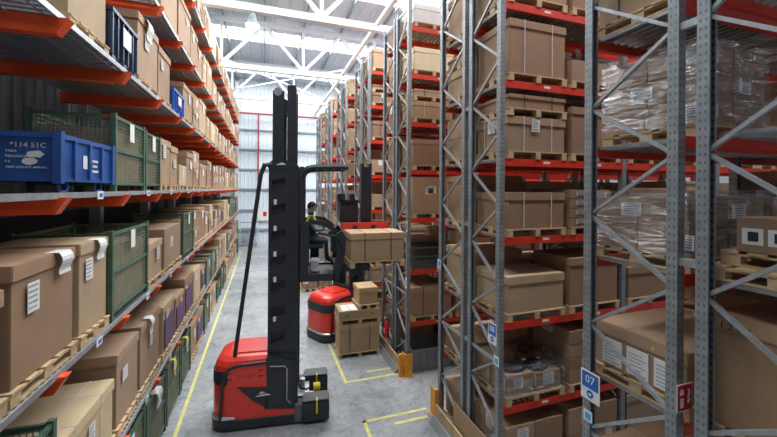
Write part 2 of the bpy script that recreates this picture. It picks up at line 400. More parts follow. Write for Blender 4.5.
# --- green mesh cage
_gc = {}
def cage(x, y, z, wx, wy, h, rz, lab, group=None, near=True, tag_side='e', mesh_mat=None, frame_mat=None):
    k = (round(wx, 2), round(wy, 2), round(h, 2), near, mesh_mat, frame_mat)
    if k not in _gc:
        fm = frame_mat or M_green; mm = mesh_mat or M_greenmesh
        post = [MB().box(sx * (wx / 2 - .03) - .03, sx * (wx / 2 - .03) + .03, sy * (wy / 2 - .03) - .03, sy * (wy / 2 - .03) + .03, 0, h + .03).mesh('post', fm) for sx in (-1, 1) for sy in (-1, 1)]
        rail = MB(); z0 = .12
        for zz in (z0, h * .55, h - .02):
            for sy in (-1, 1): rail.box(-wx / 2 + .06, wx / 2 - .06, sy * (wy / 2 - .03) - .02, sy * (wy / 2 - .03) + .02, zz - .022, zz + .022)
            for sx in (-1, 1): rail.box(sx * (wx / 2 - .03) - .02, sx * (wx / 2 - .03) + .02, -wy / 2 + .06, wy / 2 - .06, zz - .022, zz + .022)
        panels = []; st = .05 if near else .11; th = .008 if near else .02
        for sy in (-1, 1):
            p = MB(); yy = sy * (wy / 2 - .03); u = -wx / 2 + .08
            while u < wx / 2 - .06: p.box(u - th / 2, u + th / 2, yy - .003, yy + .003, z0, h - .04); u += st
            zz = z0 + st
            while zz < h - .04: p.box(-wx / 2 + .06, wx / 2 - .06, yy - .003, yy + .003, zz - th / 2, zz + th / 2); zz += st
            panels.append(p.mesh('mesh_panel', mm))
        for sx in (-1, 1):
            p = MB(); xx = sx * (wx / 2 - .03); u = -wy / 2 + .08
            while u < wy / 2 - .06: p.box(xx - .003, xx + .003, u - th / 2, u + th / 2, z0, h - .04); u += st
            zz = z0 + st
            while zz < h - .04: p.box(xx - .003, xx + .003, -wy / 2 + .06, wy / 2 - .06, zz - th / 2, zz + th / 2); zz += st
            panels.append(p.mesh('mesh_panel', mm))
        base = MB().box(-wx / 2 + .04, wx / 2 - .04, -wy / 2 + .04, wy / 2 - .04, .09, .115).mesh('base_plate', fm)
        tg = MB().box(wx / 2 + .002, wx / 2 + .006, -.1, .08, h - .3, h - .03).mesh('tag', M_paper)
        inner = MB().box(-wx / 2 + .07, wx / 2 - .07, -wy / 2 + .07, wy / 2 - .07, 0, h * .72).mesh('contents', M_card, .01)
        _gc[k] = (post, rail.mesh('rails', fm), panels, base, tg, inner)
    post, rail, panels, base, tg, inner = _gc[k]
    t = thing('mesh_cage', lab, 'cage', (x, y, z), rz, group)
    for m_ in post: add('corner_post', m_, t)
    add('rails', rail, t)
    for m_ in panels: add('mesh_panel', m_, t)
    add('base_plate', base, t); g = add('paper_tag', tg, t); g['label'] = 'white paper tag'
    return t, inner
# --- plastic crate
_cc = {}
def crate(x, y, z, wx, wy, h, rz, lab, m=None, group=None, near=True):
    m = m or M_navy; k = (round(wx, 2), round(wy, 2), round(h, 2), m.name)
    if k not in _cc:
        sh = MB(); ix, iy = wx / 2 - .04, wy / 2 - .04
        o = [(-ix, -iy), (ix, -iy), (ix, iy), (-ix, iy)]
        sh.loft([[(a * .97, c * .97, .1) for a, c in o], [(a, c, h) for a, c in o], [(a * .95, c * .95, h) for a, c in o], [(a * .92, c * .92, .13) for a, c in o]])
        rib = MB(); nb = 6
        for i in range(nb):
            u = -ix + 2 * ix * i / (nb - 1)
            for sy in (-1, 1): rib.box(u - .015, u + .015, sy * iy - .03, sy * iy + .03, .1, h - .05)
            v = -iy + 2 * iy * i / (nb - 1)
            for sx in (-1, 1): rib.box(sx * ix - .03, sx * ix + .03, v - .015, v + .015, .1, h - .05)
        rim = MB()
        for sy in (-1, 1): rim.box(-wx / 2, wx / 2, sy * (wy / 2 - .03) - .03, sy * (wy / 2 - .03) + .03, h - .05, h)
        for sx in (-1, 1): rim.box(sx * (wx / 2 - .03) - .03, sx * (wx / 2 - .03) + .03, -wy / 2 + .06, wy / 2 - .06, h - .05, h)
        ft = MB()
        for sy in (-1, 0, 1): ft.box(-wx / 2 + .02, wx / 2 - .02, sy * (wy / 2 - .1) - .06, sy * (wy / 2 - .1) + .06, 0, .1)
        lb = MB().box(wx / 2 + .002, wx / 2 + .006, -.16, .16, h * .45, h * .82).mesh('label', M_paper)
        _cc[k] = (sh.mesh('shell', m), rib.mesh('ribs', m), rim.mesh('rim', m), ft.mesh('runners', m), lb)
    t = thing('plastic_crate', lab, 'crate', (x, y, z), rz, group)
    for nm, me in zip(('shell', 'ribs', 'rim', 'runners', 'paper_label'), _cc[k]): add(nm, me, t)
    return t

# ------------------------------------------------------------------ cantilever rack on the left
ORD = ['', 'first', 'second', 'third', 'fourth', 'fifth', 'sixth', 'seventh', 'eighth', 'ninth', 'tenth', 'eleventh', 'twelfth', 'thirteenth', 'fourteenth', 'fifteenth', 'sixteenth', 'seventeenth', 'eighteenth', 'nineteenth', 'twentieth', 'twenty-first', 'twenty-second', 'twenty-third', 'twenty-fourth', 'twenty-fifth', 'twenty-sixth', 'twenty-seventh', 'twenty-eighth']
LL = [1.5, 3.25, 5.0, 6.75, 8.5, 10.25]
rack = thing('cantilever_rack', 'long galvanised cantilever rack with orange arms along the left of the aisle', 'rack')
arm = MB().prism([(-3.35, -.035), (-1.81, -.035), (-1.91, -.20), (-3.35, -.21)], 'y', -.06, .06).mesh('arm', M_orange)
first_y = [2.69, 2.69, 2.69, 2.69, 6.09, 9.49]
for k, z in enumerate(LL):
    y = first_y[k]
    while y < 31.3:
        add('arm', arm, rack, loc=(0, y, z)); y += 1.7
    if z > 8: ya = y0 = first_y[k] - .8
    else: y0 = 1.6
    d = MB(); y = y0
    while y < 31.4: d.box(-3.3, -1.9, y, y + .046, -.034, 0); y += .1
    for x in (-3.1, -2.7, -2.3, -2.0): d.box(x, x + .03, y0, 31.4, -.045, -.034)
    add('deck', d.mesh('deck', M_deck), rack, loc=(0, 0, z))
    add('edge_angle', MB().box(-1.9, -1.88, y0, 31.4, -.05, .012).mesh('edge', M_galv), rack, loc=(0, 0, z))
col = MB().box(-3.55, -3.35, -.09, .09, 0, 11.6).mesh('column', M_galv)
y = 2.69
while y < 31.3: add('column', col, rack, loc=(0, y, 0)); y += 3.4
# small bin labels on the edge at eye level
for k, z in ((2, 5.0), (1, 3.25), (0, 1.5)):
    for j, y in enumerate((5.1, 7.0, 8.6, 10.4, 12.0)):
        a = add('bin_label', MB().box(-1.848, -1.843, y, y + .16, z - .075, z + .02).mesh('bin', M_paper), rack); a['label'] = 'white and blue bin label'
        add('print', MB().box(-1.843, -1.84, y + .05, y + .13, z - .05, z - .005).mesh('bin', M_signblue), a)
LEV = {0: 'floor under cantilever rack', 1: 'lowest cantilever shelf', 2: 'second cantilever shelf', 3: 'third cantilever shelf', 4: 'fourth cantilever shelf', 5: 'fifth cantilever shelf', 6: 'top cantilever shelf'}
XF = -1.90
def left_items(level):
    """(y0, y1, kind, height, extra)"""
    spec = {
        3: [(4.42, 5.74, 'stillage', .52), (5.80, 7.08, 'cage', 1.05), (7.13, 8.05, 'cage', 1.02), (8.12, 9.0, 'lid', 1.05), (9.05, 9.75, 'lid', 1.0), (9.8, 10.7, 'low', .62), (10.75, 11.7, 'lid', 1.02)],
        2: [(3.0, 3.70, 'lid', 1.0), (3.74, 4.84, 'lid', 1.16), (4.90, 5.68, 'lid', 1.17), (5.72, 7.30, 'cage', 1.2), (7.38, 8.35, 'lid', .8), (8.42, 10.1, 'tall', .95), (10.2, 11.6, 'cage', 1.15), (11.7, 12.6, 'two', 1.1)],
        1: [(3.2, 4.38, 'cage', 1.28), (4.45, 5.95, 'strap', .92), (6.02, 7.0, 'lid', 1.18), (7.06, 8.3, 'lid', 1.2), (8.4, 9.5, 'purple', 1.1)],
        0: [(5.9, 7.2, 'cage', 1.25), (7.3, 8.6, 'cage', 1.2), (8.7, 10.0, 'cage', 1.2), (10.1, 11.3, 'cage', 1.15), (11.4, 12.4, 'lid', 1.1)],
        4: [(4.62, 5.62, 'lid', 1.15), (5.68, 6.72, 'navy', .72), (6.78, 8.0, 'lid', 1.18), (8.05, 9.0, 'lid', 1.1), (9.1, 10.25, 'blue', .55), (10.3, 11.5, 'lid', 1.0)],
        5: [(8.2, 9.6, 'lid', 1.2), (9.7, 11.1, 'lid', 1.25), (11.2, 12.3, 'lid', 1.1)],
        6: [(11.0, 12.1, 'lid', 1.1)]}[level]
    out = list(spec); y = out[-1][1] + .06; r = random.Random(50 + level)
    while y < 30.6:
        wd = r.choice((.85, 1.0, 1.2, 1.25)); kinds = ['lid'] * 5 + ['two'] * 3 + ['tall'] + ['low']
        if level in (0, 1, 2): kinds += ['cage'] * 3 + ['purple']
        if level == 4: kinds += ['blue']
        out.append((y, y + wd, r.choice(kinds), r.choice((.85, .95, 1.05, 1.15)))); y += wd + .06 + .08 * r.random()
        if r.random() < .06: y += .5
    return out
COLW = {0: 'tan', 1: 'brown', 2: 'pale tan', 3: 'dark brown', 4: 'light', 5: 'dull tan'}
SIZEW = lambda h: 'low' if h < .7 else 'tall' if h > 1.04 else 'medium'
for lev in range(7):
    z = 0.0 if lev == 0 else LL[lev - 1] + .001
    r = random.Random(900 + lev)
    for i, (y0, y1, kind, h) in enumerate(left_items(lev)):
        yc = (y0 + y1) / 2; wy = round(y1 - y0, 2); wx = r.choice((.95, 1.1, 1.2)); near = yc < 11; ci = r.randrange(6); c = CARD[ci]
        pl = ', %s, %s from near end' % (LEV[lev], ORD[i + 1]); xc = XF - wx / 2
        jit = r.uniform(-.02, .02); xs = xc - r.uniform(0, .03); g = 'goods on the cantilever rack'
        if kind == 'stillage':
            continue
        if kind == 'cage':
            t, inner = cage(xc, yc, z, wx, wy, h, 0, 'green wire mesh cage' + pl, g, near)
            thing('cardboard_liner', 'brown cardboard liner inside green cage' + pl, 'box', (xc, yc, z + .116), 0, 'liners in mesh cages', me=inner, color=CARD[ci]); continue
        if kind in ('navy', 'blue'):
            crate(xc, yc, z, wx, wy, h, 0, ('dark blue' if kind == 'navy' else 'bright blue') + ' plastic crate' + pl, M_navy if kind == 'navy' else M_bluep, g); continue
        pallet(xs, yc, z, wx, wy, 0, 'wooden pallet' + pl, near, 'pallets on the cantilever rack')
        z1 = z + .135; hh = h - .13
        if kind == 'two':
            hb = hh / 2
            carton(xs, yc, z1, wx - .04, wy - .04, round(hb, 2), jit, 'lower %s cardboard box of a pair' % COLW[ci] + pl, 'lid', 'es', c, near, g)
            carton(xs, yc, z1 + round(hb, 2) + .001, wx - .06, wy - .06, round(hb, 2), -jit, 'upper %s cardboard box of a pair' % COLW[ci] + pl, 'plain', 'es', CARD[(ci + 1) % 6], near, g)
        elif kind == 'purple':
            t = carton(xs, yc, z1, wx - .04, wy - .04, round(hh, 2), jit, 'cardboard box with purple print' + pl, 'lid', 'e', c, near, g)
            o = add('purple_panel', MB().box(wx / 2 - .019, wx / 2 - .012, -wy * .38, wy * .38, .06, hh * .7).mesh('panel', M_purple), t); o['label'] = 'purple printed panel'
        else:
            st = {'strap': 'lidstrap', 'tall': 'plain', 'low': 'plain', 'lid': 'lid'}[kind]
            cc = LIGHTCARD if kind in ('low', 'strap') else c
            carton(xs, yc, z1, wx - .04, wy - .04, round(hh, 2), jit, '%s %s %s box' % (SIZEW(h), COLW[ci] if cc is c else 'pale', {'lidstrap': 'strapped', 'plain': 'taped', 'lid': 'lidded'}[st]) + pl, st, 'es' if (lev * 7 + i) % 3 else 'e', cc, near, g)
# hanging sheets over near boxes' lids (draped paper)
def hang_sheet(x, y, z, w_, h_, lab, skew=.03, m=None):
    b = MB(); n_ = 6; r = []
    pts = [(-.12, .004), (0, .004)] + [(.006 + .02 * sin(i * .9), -h_ * i / n_) for i in range(1, n_ + 1)]
    for i in range(len(pts) - 1):
        (a0, c0), (a1, c1) = pts[i], pts[i + 1]; k0 = skew * max(0, -c0) / h_; k1 = skew * max(0, -c1) / h_
        n0 = len(b.v); b.v += [(a0, -w_ / 2 + k0, c0), (a0, w_ / 2 + k0, c0), (a1, w_ / 2 + k1, c1), (a1, -w_ / 2 + k1, c1)]; b.f.append((n0, n0 + 1, n0 + 2, n0 + 3))
    me = b.mesh('paper', m or M_paper); o = thing('paper_sheet', lab, 'paper sheet', (x, y, z), me=me, group='paper sheets hanging on the boxes')
    sm = o.modifiers.new('s', 'SOLIDIFY'); sm.thickness = .002; return o
hang_sheet(XF + .004, 4.5, 4.415, .22, .22, 'white paper sheet draped over the lid edge of the near big box under the shelf')
hang_sheet(XF + .004, 5.35, 4.425, .2, .24, 'white paper sheet hanging from the second big box beside the green cage')
hang_sheet(XF + .004, 7.5, 2.73, .18, .3, 'white paper sheet hanging on the tall brown box on the lowest shelf', .05)
hang_sheet(XF + .03, 7.9, 1.2, .3, .35, 'white paper sheet hanging over the rim of a green cage on the floor', .1)
hang_sheet(XF + .004, 7.25, 7.93, .3, .32, 'white paper sheet hanging high on the tall box beside the dark blue crate', .06)
t = hang_sheet(XF + .03, 9.2, 1.2, .1, .4, 'yellow tag strip hanging on the middle green cage on the floor', .1, M_yellow)
t['category'] = 'tag'; t.name = 'yellow_tag'; t['group'] = 'yellow tags on cages'
t = hang_sheet(XF + .03, 10.6, 1.15, .1, .4, 'yellow tag strip hanging on the farther green cage on the floor', .1, M_yellow)
t['category'] = 'tag'; t.name = 'yellow_tag'; t['group'] = 'yellow tags on cages'

# --- blue steel stillage with writing
def stillage(x, y, z):
    wx, wy, h = 1.25, 1.32, .60
    t = thing('steel_stillage', 'blue steel stillage with white stencilled writing beside the green cages', 'container', (x, y, z))
    sh = MB(); ix, iy = wx / 2 - .02, wy / 2 - .02; o = [(-ix, -iy), (ix, -iy), (ix, iy), (-ix, iy)]
    sh.loft([[(a, c, .14) for a, c in o], [(a, c, h - .03) for a, c in o], [(a * .97, c * .97, h - .03) for a, c in o], [(a * .97, c * .97, .16) for a, c in o]])
    add('shell', sh.mesh('shell', M_blue), t)
    rim = MB()
    for sy in (-1, 1): rim.box(-wx / 2, wx / 2, sy * iy - .02, sy * iy + .02, h - .05, h)
    for sx in (-1, 1): rim.box(sx * ix - .02, sx * ix + .02, -iy, iy, h - .05, h)
    for sy in (-1, 1): rim.box(-wx / 2, wx / 2, sy * iy - .015, sy * iy + .015, .12, .16)
    for sx in (-1, 1): rim.box(sx * ix - .015, sx * ix + .015, -iy, iy, .12, .16)
    add('rim', rim.mesh('rim', M_blue), t)
    for sx in (-1, 1):
        for sy in (-1, 1): add('corner_post', MB().box(sx * ix - .035, sx * ix + .035, sy * iy - .035, sy * iy + .035, .1, h + .02).mesh('post', M_blue), t)
    for u in (-.35, 0, .32):
        for sx in (-1, 1): add('stiffener', MB().box(sx * ix - .028, sx * ix + .028, u - .025, u + .025, .14, h - .04).mesh('rib', M_blue), t)
    for u in (-.45, .38):
        for sx in (-1, 1):
            add('foot_loop', MB().tube([(sx * (ix - .05), u - .09, .13), (sx * (ix - .05), u - .085, .04), (sx * (ix - .05), u - .05, .016), (sx * (ix - .05), u + .05, .016), (sx * (ix - .05), u + .085, .04), (sx * (ix - .05), u + .09, .13)], .016).mesh('loop', M_blue), t)
    yf = -iy - .004
    def txt(s, size, px, pz):
        o = add('stencilled_lettering', text_mesh(s, size, M_label, .001), t, loc=(px, yf, pz), rot=(pi / 2, 0, 0)); o['label'] = 'white stencilled writing'
    txt('*114 51C', .072, .37, .47); txt('TARA', .034, .24, .41); txt('TRAGKRAFT', .034, .29, .36); txt('1-6', .034, .215, .31); txt('MAX AUFLAST 4000 KG', .030, .36, .255)
    for (cx, cz, sx) in ((.42, .385, .06), (.38, .315, .05)):
        r = random.Random(int(cx * 100)); p = [(cx + sx * (1 + .4 * r.random()) * cos(a * pi / 6), cz + .03 * (1 + .5 * r.random()) * sin(a * pi / 6)) for a in range(12)]
        add('paper_residue', MB().prism(p, 'y', yf - .002, yf + .003).mesh('residue', M_label), t)
    a = add('paper_label', MB().box(ix + .003, ix + .006, -.14, -.04, .27, .42).mesh('lab', M_paper), t)
    add('paper_label', MB().box(ix + .003, ix + .006, -.62, -.56, .2, .45).mesh('lab', M_paper), t)
    for q, (u0, u1) in enumerate(((.08, .24), (.10, .22), (.08, .26))): add('stencilled_lettering', MB().box(ix + .003, ix + .005, u0, u1, .36 - .06 * q, .385 - .06 * q).mesh('lab', M_label), t)
    return t
stillage(XF - 1.25 / 2, 5.06, 5.001)

# ------------------------------------------------------------------ pallet racks on the right
LV = [1.42, 2.84, 4.27, 5.60, 6.92, 8.24, 9.55]
X0 = 3.75; BAY = 2.8; DA = .97; OB = 1.12; DB = 1.05
RN = {}
post_me = MB()
# open C profile
post_me.prism([(-.05, -.05), (.05, -.05), (.05, .05), (.03, .05), (.03, .032), (.042, .032), (.042, -.042), (-.042, -.042), (-.042, .032), (-.03, .032), (-.03, .05), (-.05, .05)], 'z', 0, 10.25)
POST = post_me.mesh('post', M_up)
BEAM = MB().box(.055, BAY - .055, -.025, .025, -.125, 0).box(.052, .06, -.03, .03, -.2, .05).box(BAY - .06, BAY - .052, -.03, .03, -.2, .05).mesh('beam', M_red)
BLAB = MB().box(.86, 1.0, -.028, -.0255, -.075, -.035).box(2.1, 2.2, -.028, -.0255, -.085, -.03).mesh('beam_label', M_label)
_dk = {}
def deck_mesh(dep):
    if dep not in _dk:
        b = MB(); x = .12
        while x < BAY - .1: b.box(x, x + .035, .026, dep - .026, -.04, -.004); x += .115
        _dk[dep] = b.mesh('deck', M_deck)
    return _dk[dep]
def bracing(dep, flip=False):
    b = []
    zs = [2.2, 2.9, 3.47, 4.13, 4.78, 5.42, 6.05, 6.65, 7.3, 7.95, 8.6, 9.25, 9.9]
    lo = [.35, .95, 1.6]
    allz = lo + zs; side = 1
    pts = []
    # the node at z=2.9 lies on the near post, 3.47 on the far one, and so on
    for i, z in enumerate(allz):
        near = ((i - 4) % 2 == 0) != flip
        pts.append((.05 if near else dep - .05, z))
    out = []
    for p, q in zip(pts, pts[1:]):
        out.append(MB().bar((0, p[0], p[1]), (0, q[0], q[1]), .035, .045, (1, 0, 0)).mesh('diagonal', M_galv))
    out.append(MB().bar((0, .05, 2.15), (0, dep - .05, 2.15), .035, .05).mesh('strut', M_galv))
    out.append(MB().bar((0, .05, 10.1), (0, dep - .05, 10.1), .035, .05).mesh('strut', M_galv))
    out.append(MB().bar((0, .05, .2), (0, dep - .05, .2), .035, .05).mesh('strut', M_galv))
    return out
BR = {DA: bracing(DA, True), DB: bracing(DB)}
ROWN = ['', 'closest pallet rack', 'second pallet rack', 'third pallet rack', 'fourth pallet rack', 'fifth pallet rack', 'sixth pallet rack', 'seventh pallet rack', 'eighth pallet rack', 'ninth pallet rack', 'tenth pallet rack', 'eleventh pallet rack', 'twelfth pallet rack', 'thirteenth pallet rack', 'fourteenth pallet rack']
GB = [1.18, 5.01, 9.05, 13.0, 17.0, 21.0, 25.0]
ROWDEF = []
for g, y in enumerate(GB):
    ROWDEF.append((y, DA, g)); ROWDEF.append((y + OB, DB, g))
NB = [1, 2, 4, 3, 4, 3, 4, 3, 3, 2, 2, 1, 1, 1]
spacer = MB().box(-.03, .03, 0, OB - DA, -.035, .035).mesh('spacer', M_galv)
for ri, (y, dep, g) in enumerate(ROWDEF):
    lab = 'red and grey pallet rack row, %s counted from the camera along the aisle' % ORD[ri + 1]
    t = thing('pallet_rack', lab, 'rack', (X0, y, 0), group='red and grey pallet rack rows')
    for k in range(NB[ri] + 1):
        x = k * BAY
        for yy, rz in ((.05, 0), (dep - .05, pi)): add('upright', POST, t, loc=(x, yy, 0), rot=(0, 0, rz))
        if k < 2:
            for m_ in BR[dep]: add('brace', m_, t, loc=(x, 0, 0))
        add('foot_plate', MB().box(x - .09, x + .09, 0, .14, 0, .012).mesh('foot', M_galv), t) if k == 0 else None
    for k in range(NB[ri]):
        for z in LV:
            for j, yy in enumerate((.03, dep - .03)):
                bo = add('beam', BEAM, t, loc=(k * BAY, yy, z))
                if j == 0 and ri in (2, 4) and k == 0: add('location_label', BLAB, bo)
            add('support_deck', deck_mesh(dep), t, loc=(k * BAY, 0, z))
    if ri % 2 == 0:
        for z in (2.17, 4.4, 6.63, 8.86): add('row_spacer', spacer, t, loc=(0, dep, z))

# goods on the racks; slots along X start just behind the end frame
SL = [(3.86, 5.12), (5.22, 6.44), (6.66, 7.9), (8.0, 9.2), (9.46, 10.7), (10.8, 12.0), (12.3, 13.5), (13.6, 14.8)]
NSLOT = [1, 3, 8, 6, 8, 6, 8, 6, 6, 4, 4, 2, 1, 1]
SLN = ['at aisle end', 'second from the aisle end', 'third from the aisle end', 'fourth from the aisle end', 'fifth from the aisle end', 'sixth from the aisle end', 'seventh from the aisle end', 'eighth from the aisle end']
LVN = ['floor level', 'first beam level', 'second beam level', 'third beam level', 'fourth beam level', 'fifth beam level', 'sixth beam level', 'top beam level']
def where(ri, lev, s): return '%s, %s, %s' % (ROWN[ri + 1], LVN[lev], SLN[s].replace('from the aisle end', 'from aisle'))
def flm(b, lab, x, y, z, sx, sy, h, amp=.02):
    """stretch film shell over a load, slightly crumpled"""
    mb = MB(); K = 40; rings = []; r = random.Random(int(x * 100 + z * 10))
    for iz in range(9):
        zz = h * iz / 8; ring = []
        for k in range(K):
            a = 2 * pi * k / K + .001; ca, sa = cos(a), sin(a); m_ = max(abs(ca), abs(sa)); px = ca / m_ * sx / 2; py = sa / m_ * sy / 2
            q = 1 + amp * r.random() + .01; ring.append((px * q, py * q, zz))
        rings.append(ring)
    rings.append([(p[0] * .5, p[1] * .5, h + .02 + .03 * r.random()) for p in rings[-1]])
    mb.loft(rings)
    return thing('stretch_film', lab, 'film', (x, y, z), me=mb.mesh('film', M_film), group='clear stretch film on pallets')
def wrapped(x0, x1, yc, wy, z, h, w_, near, nx=2, nz=2):
    pallet((x0 + x1) / 2, yc, z, x1 - x0, wy, 0, 'wooden pallet under film-wrapped cartons, ' + w_, near, 'pallets on the pallet racks')
    z0 = z + .136; bw = (x1 - x0 - .04) / nx; bh = (h - .14) / nz; bd = (wy - .04) / 2; col = (.34, .22, .135)
    for i in range(nx):
        for j in range(2):
            for k in range(nz):
                carton(x0 + .02 + bw * (i + .5), yc - wy / 2 + .02 + bd * (j + .5), z0 + bh * k + .001 * k, bw - .012, bd - .012, round(bh - .004, 3), 0,
                       'wrapped carton, %s tier %s %s, %s' % (('bottom', 'middle', 'top')[min(k if nz > 2 else 2 * k, 2)], ('front', 'rear')[j], ('end', 'inner', 'far')[i], w_), 'plain', 'ws' if (i + k + j) % 2 == 0 else '', col, near, 'film-wrapped cartons on the racks')
    flm(None, 'clear wrinkled stretch film, ' + w_, (x0 + x1) / 2, yc, z + .14, x1 - x0 - .01, wy - .01, h - .1)
def openwrap(x0, x1, yc, wy, z, w_):
    xc = (x0 + x1) / 2; pallet(xc, yc, z, x1 - x0, wy, 0, 'wooden pallet under loose film-wrapped load, ' + w_, True, 'pallets on the pallet racks')
    z0 = z + .136
    for i, (x, y, a, b_, h, lab) in enumerate(((x0 + .32, yc - .22, .56, .44, .34, 'front aisle-side'), (x0 + .92, yc - .22, .56, .44, .30, 'front inner'), (x0 + .3, yc + .24, .54, .42, .48, 'rear aisle-side'), (x0 + .92, yc + .24, .56, .42, .42, 'rear inner'))):
        carton(x, y, z0, a, b_, h, 0, 'brown %s carton under loose film, %s' % (lab, w_), 'plain', 'ws' if i < 2 else '', CARD[i], True, 'film-wrapped cartons on the racks')
    for i, (x, y, zz, s_) in enumerate(((x0 + .35, yc - .2, z0 + .345, .17), (x0 + .85, yc - .18, z0 + .305, .2), (x0 + .95, yc + .2, z0 + .425, .16))):
        r = random.Random(i); R_ = []
        for j in range(8):
            ph = pi / 2 * j / 7; R_.append([(s_ * 1.3 * cos(ph) * cos(k * pi / 7) * (1 + .15 * r.random()), s_ * cos(ph) * sin(k * pi / 7) * (1 + .15 * r.random()), s_ * .7 * sin(ph)) for k in range(14)])
        thing('plastic_bag', 'dark plastic bag, %s, lying on cartons under loose film, %s' % (('front aisle side', 'front inner', 'rear')[i], ROWN[3]), 'bag', (x, y, zz), .3 * i, 'dark bags on the wrapped load', me=MB().loft(R_).mesh('bag', M_tblack))
    flm(None, 'loose wrinkled film around open load, ' + w_, xc, yc, z0, x1 - x0 - .03, wy - .03, .55, .05)
SPEC = {
    # (row, level, slot): kind, height (without pallet)
    (2, 7, 0): ('low', .4), (2, 6, 0): ('low', .45), (2, 6, 1): ('lid', .55),
    (2, 5, 0): ('lidstrap', .92), (2, 5, 1): ('low', .38), (2, 4, 0): ('double', 1.0), (2, 4, 1): ('lid', .85), (2, 3, 0): ('lidstrap', .62), (2, 3, 1): ('trays', .72),
    (2, 2, 0): ('lid', .62), (2, 2, 1): ('lid', .86), (2, 1, 0): ('wrap', .62), (2, 1, 1): ('flats', .95), (2, 0, 0): ('many', .9), (2, 0, 1): ('many', .95),
    (1, 6, 0): ('lid', .9), (1, 5, 0): ('strap', .55), (1, 4, 0): ('wrap3', .82), (1, 3, 0): ('wrap2', .60), (1, 2, 0): ('flatlid', .52), (1, 1, 0): ('low', .6), (1, 0, 0): ('lid', .9),
    (0, 4, 0): ('empty', .95), (0, 3, 0): ('blockbox', .3), (0, 2, 0): ('big', 1.0), (0, 5, 0): ('many', .9), (0, 1, 0): ('lid', .9), (0, 6, 0): ('lid', .9), (1, 3, 1): ('wrap', .6), (1, 4, 1): ('empty', 1.0),
    (4, 7, 0): ('white', .5), (4, 6, 0): ('cream', .62), (4, 5, 0): ('double', .75), (4, 4, 0): ('lid', .72), (4, 3, 0): ('label2', 1.0), (4, 2, 0): ('wire', .62), (4, 1, 0): ('strap', .78), (4, 0, 0): ('greycrate', .62),
}
PG = 'goods on the pallet racks'
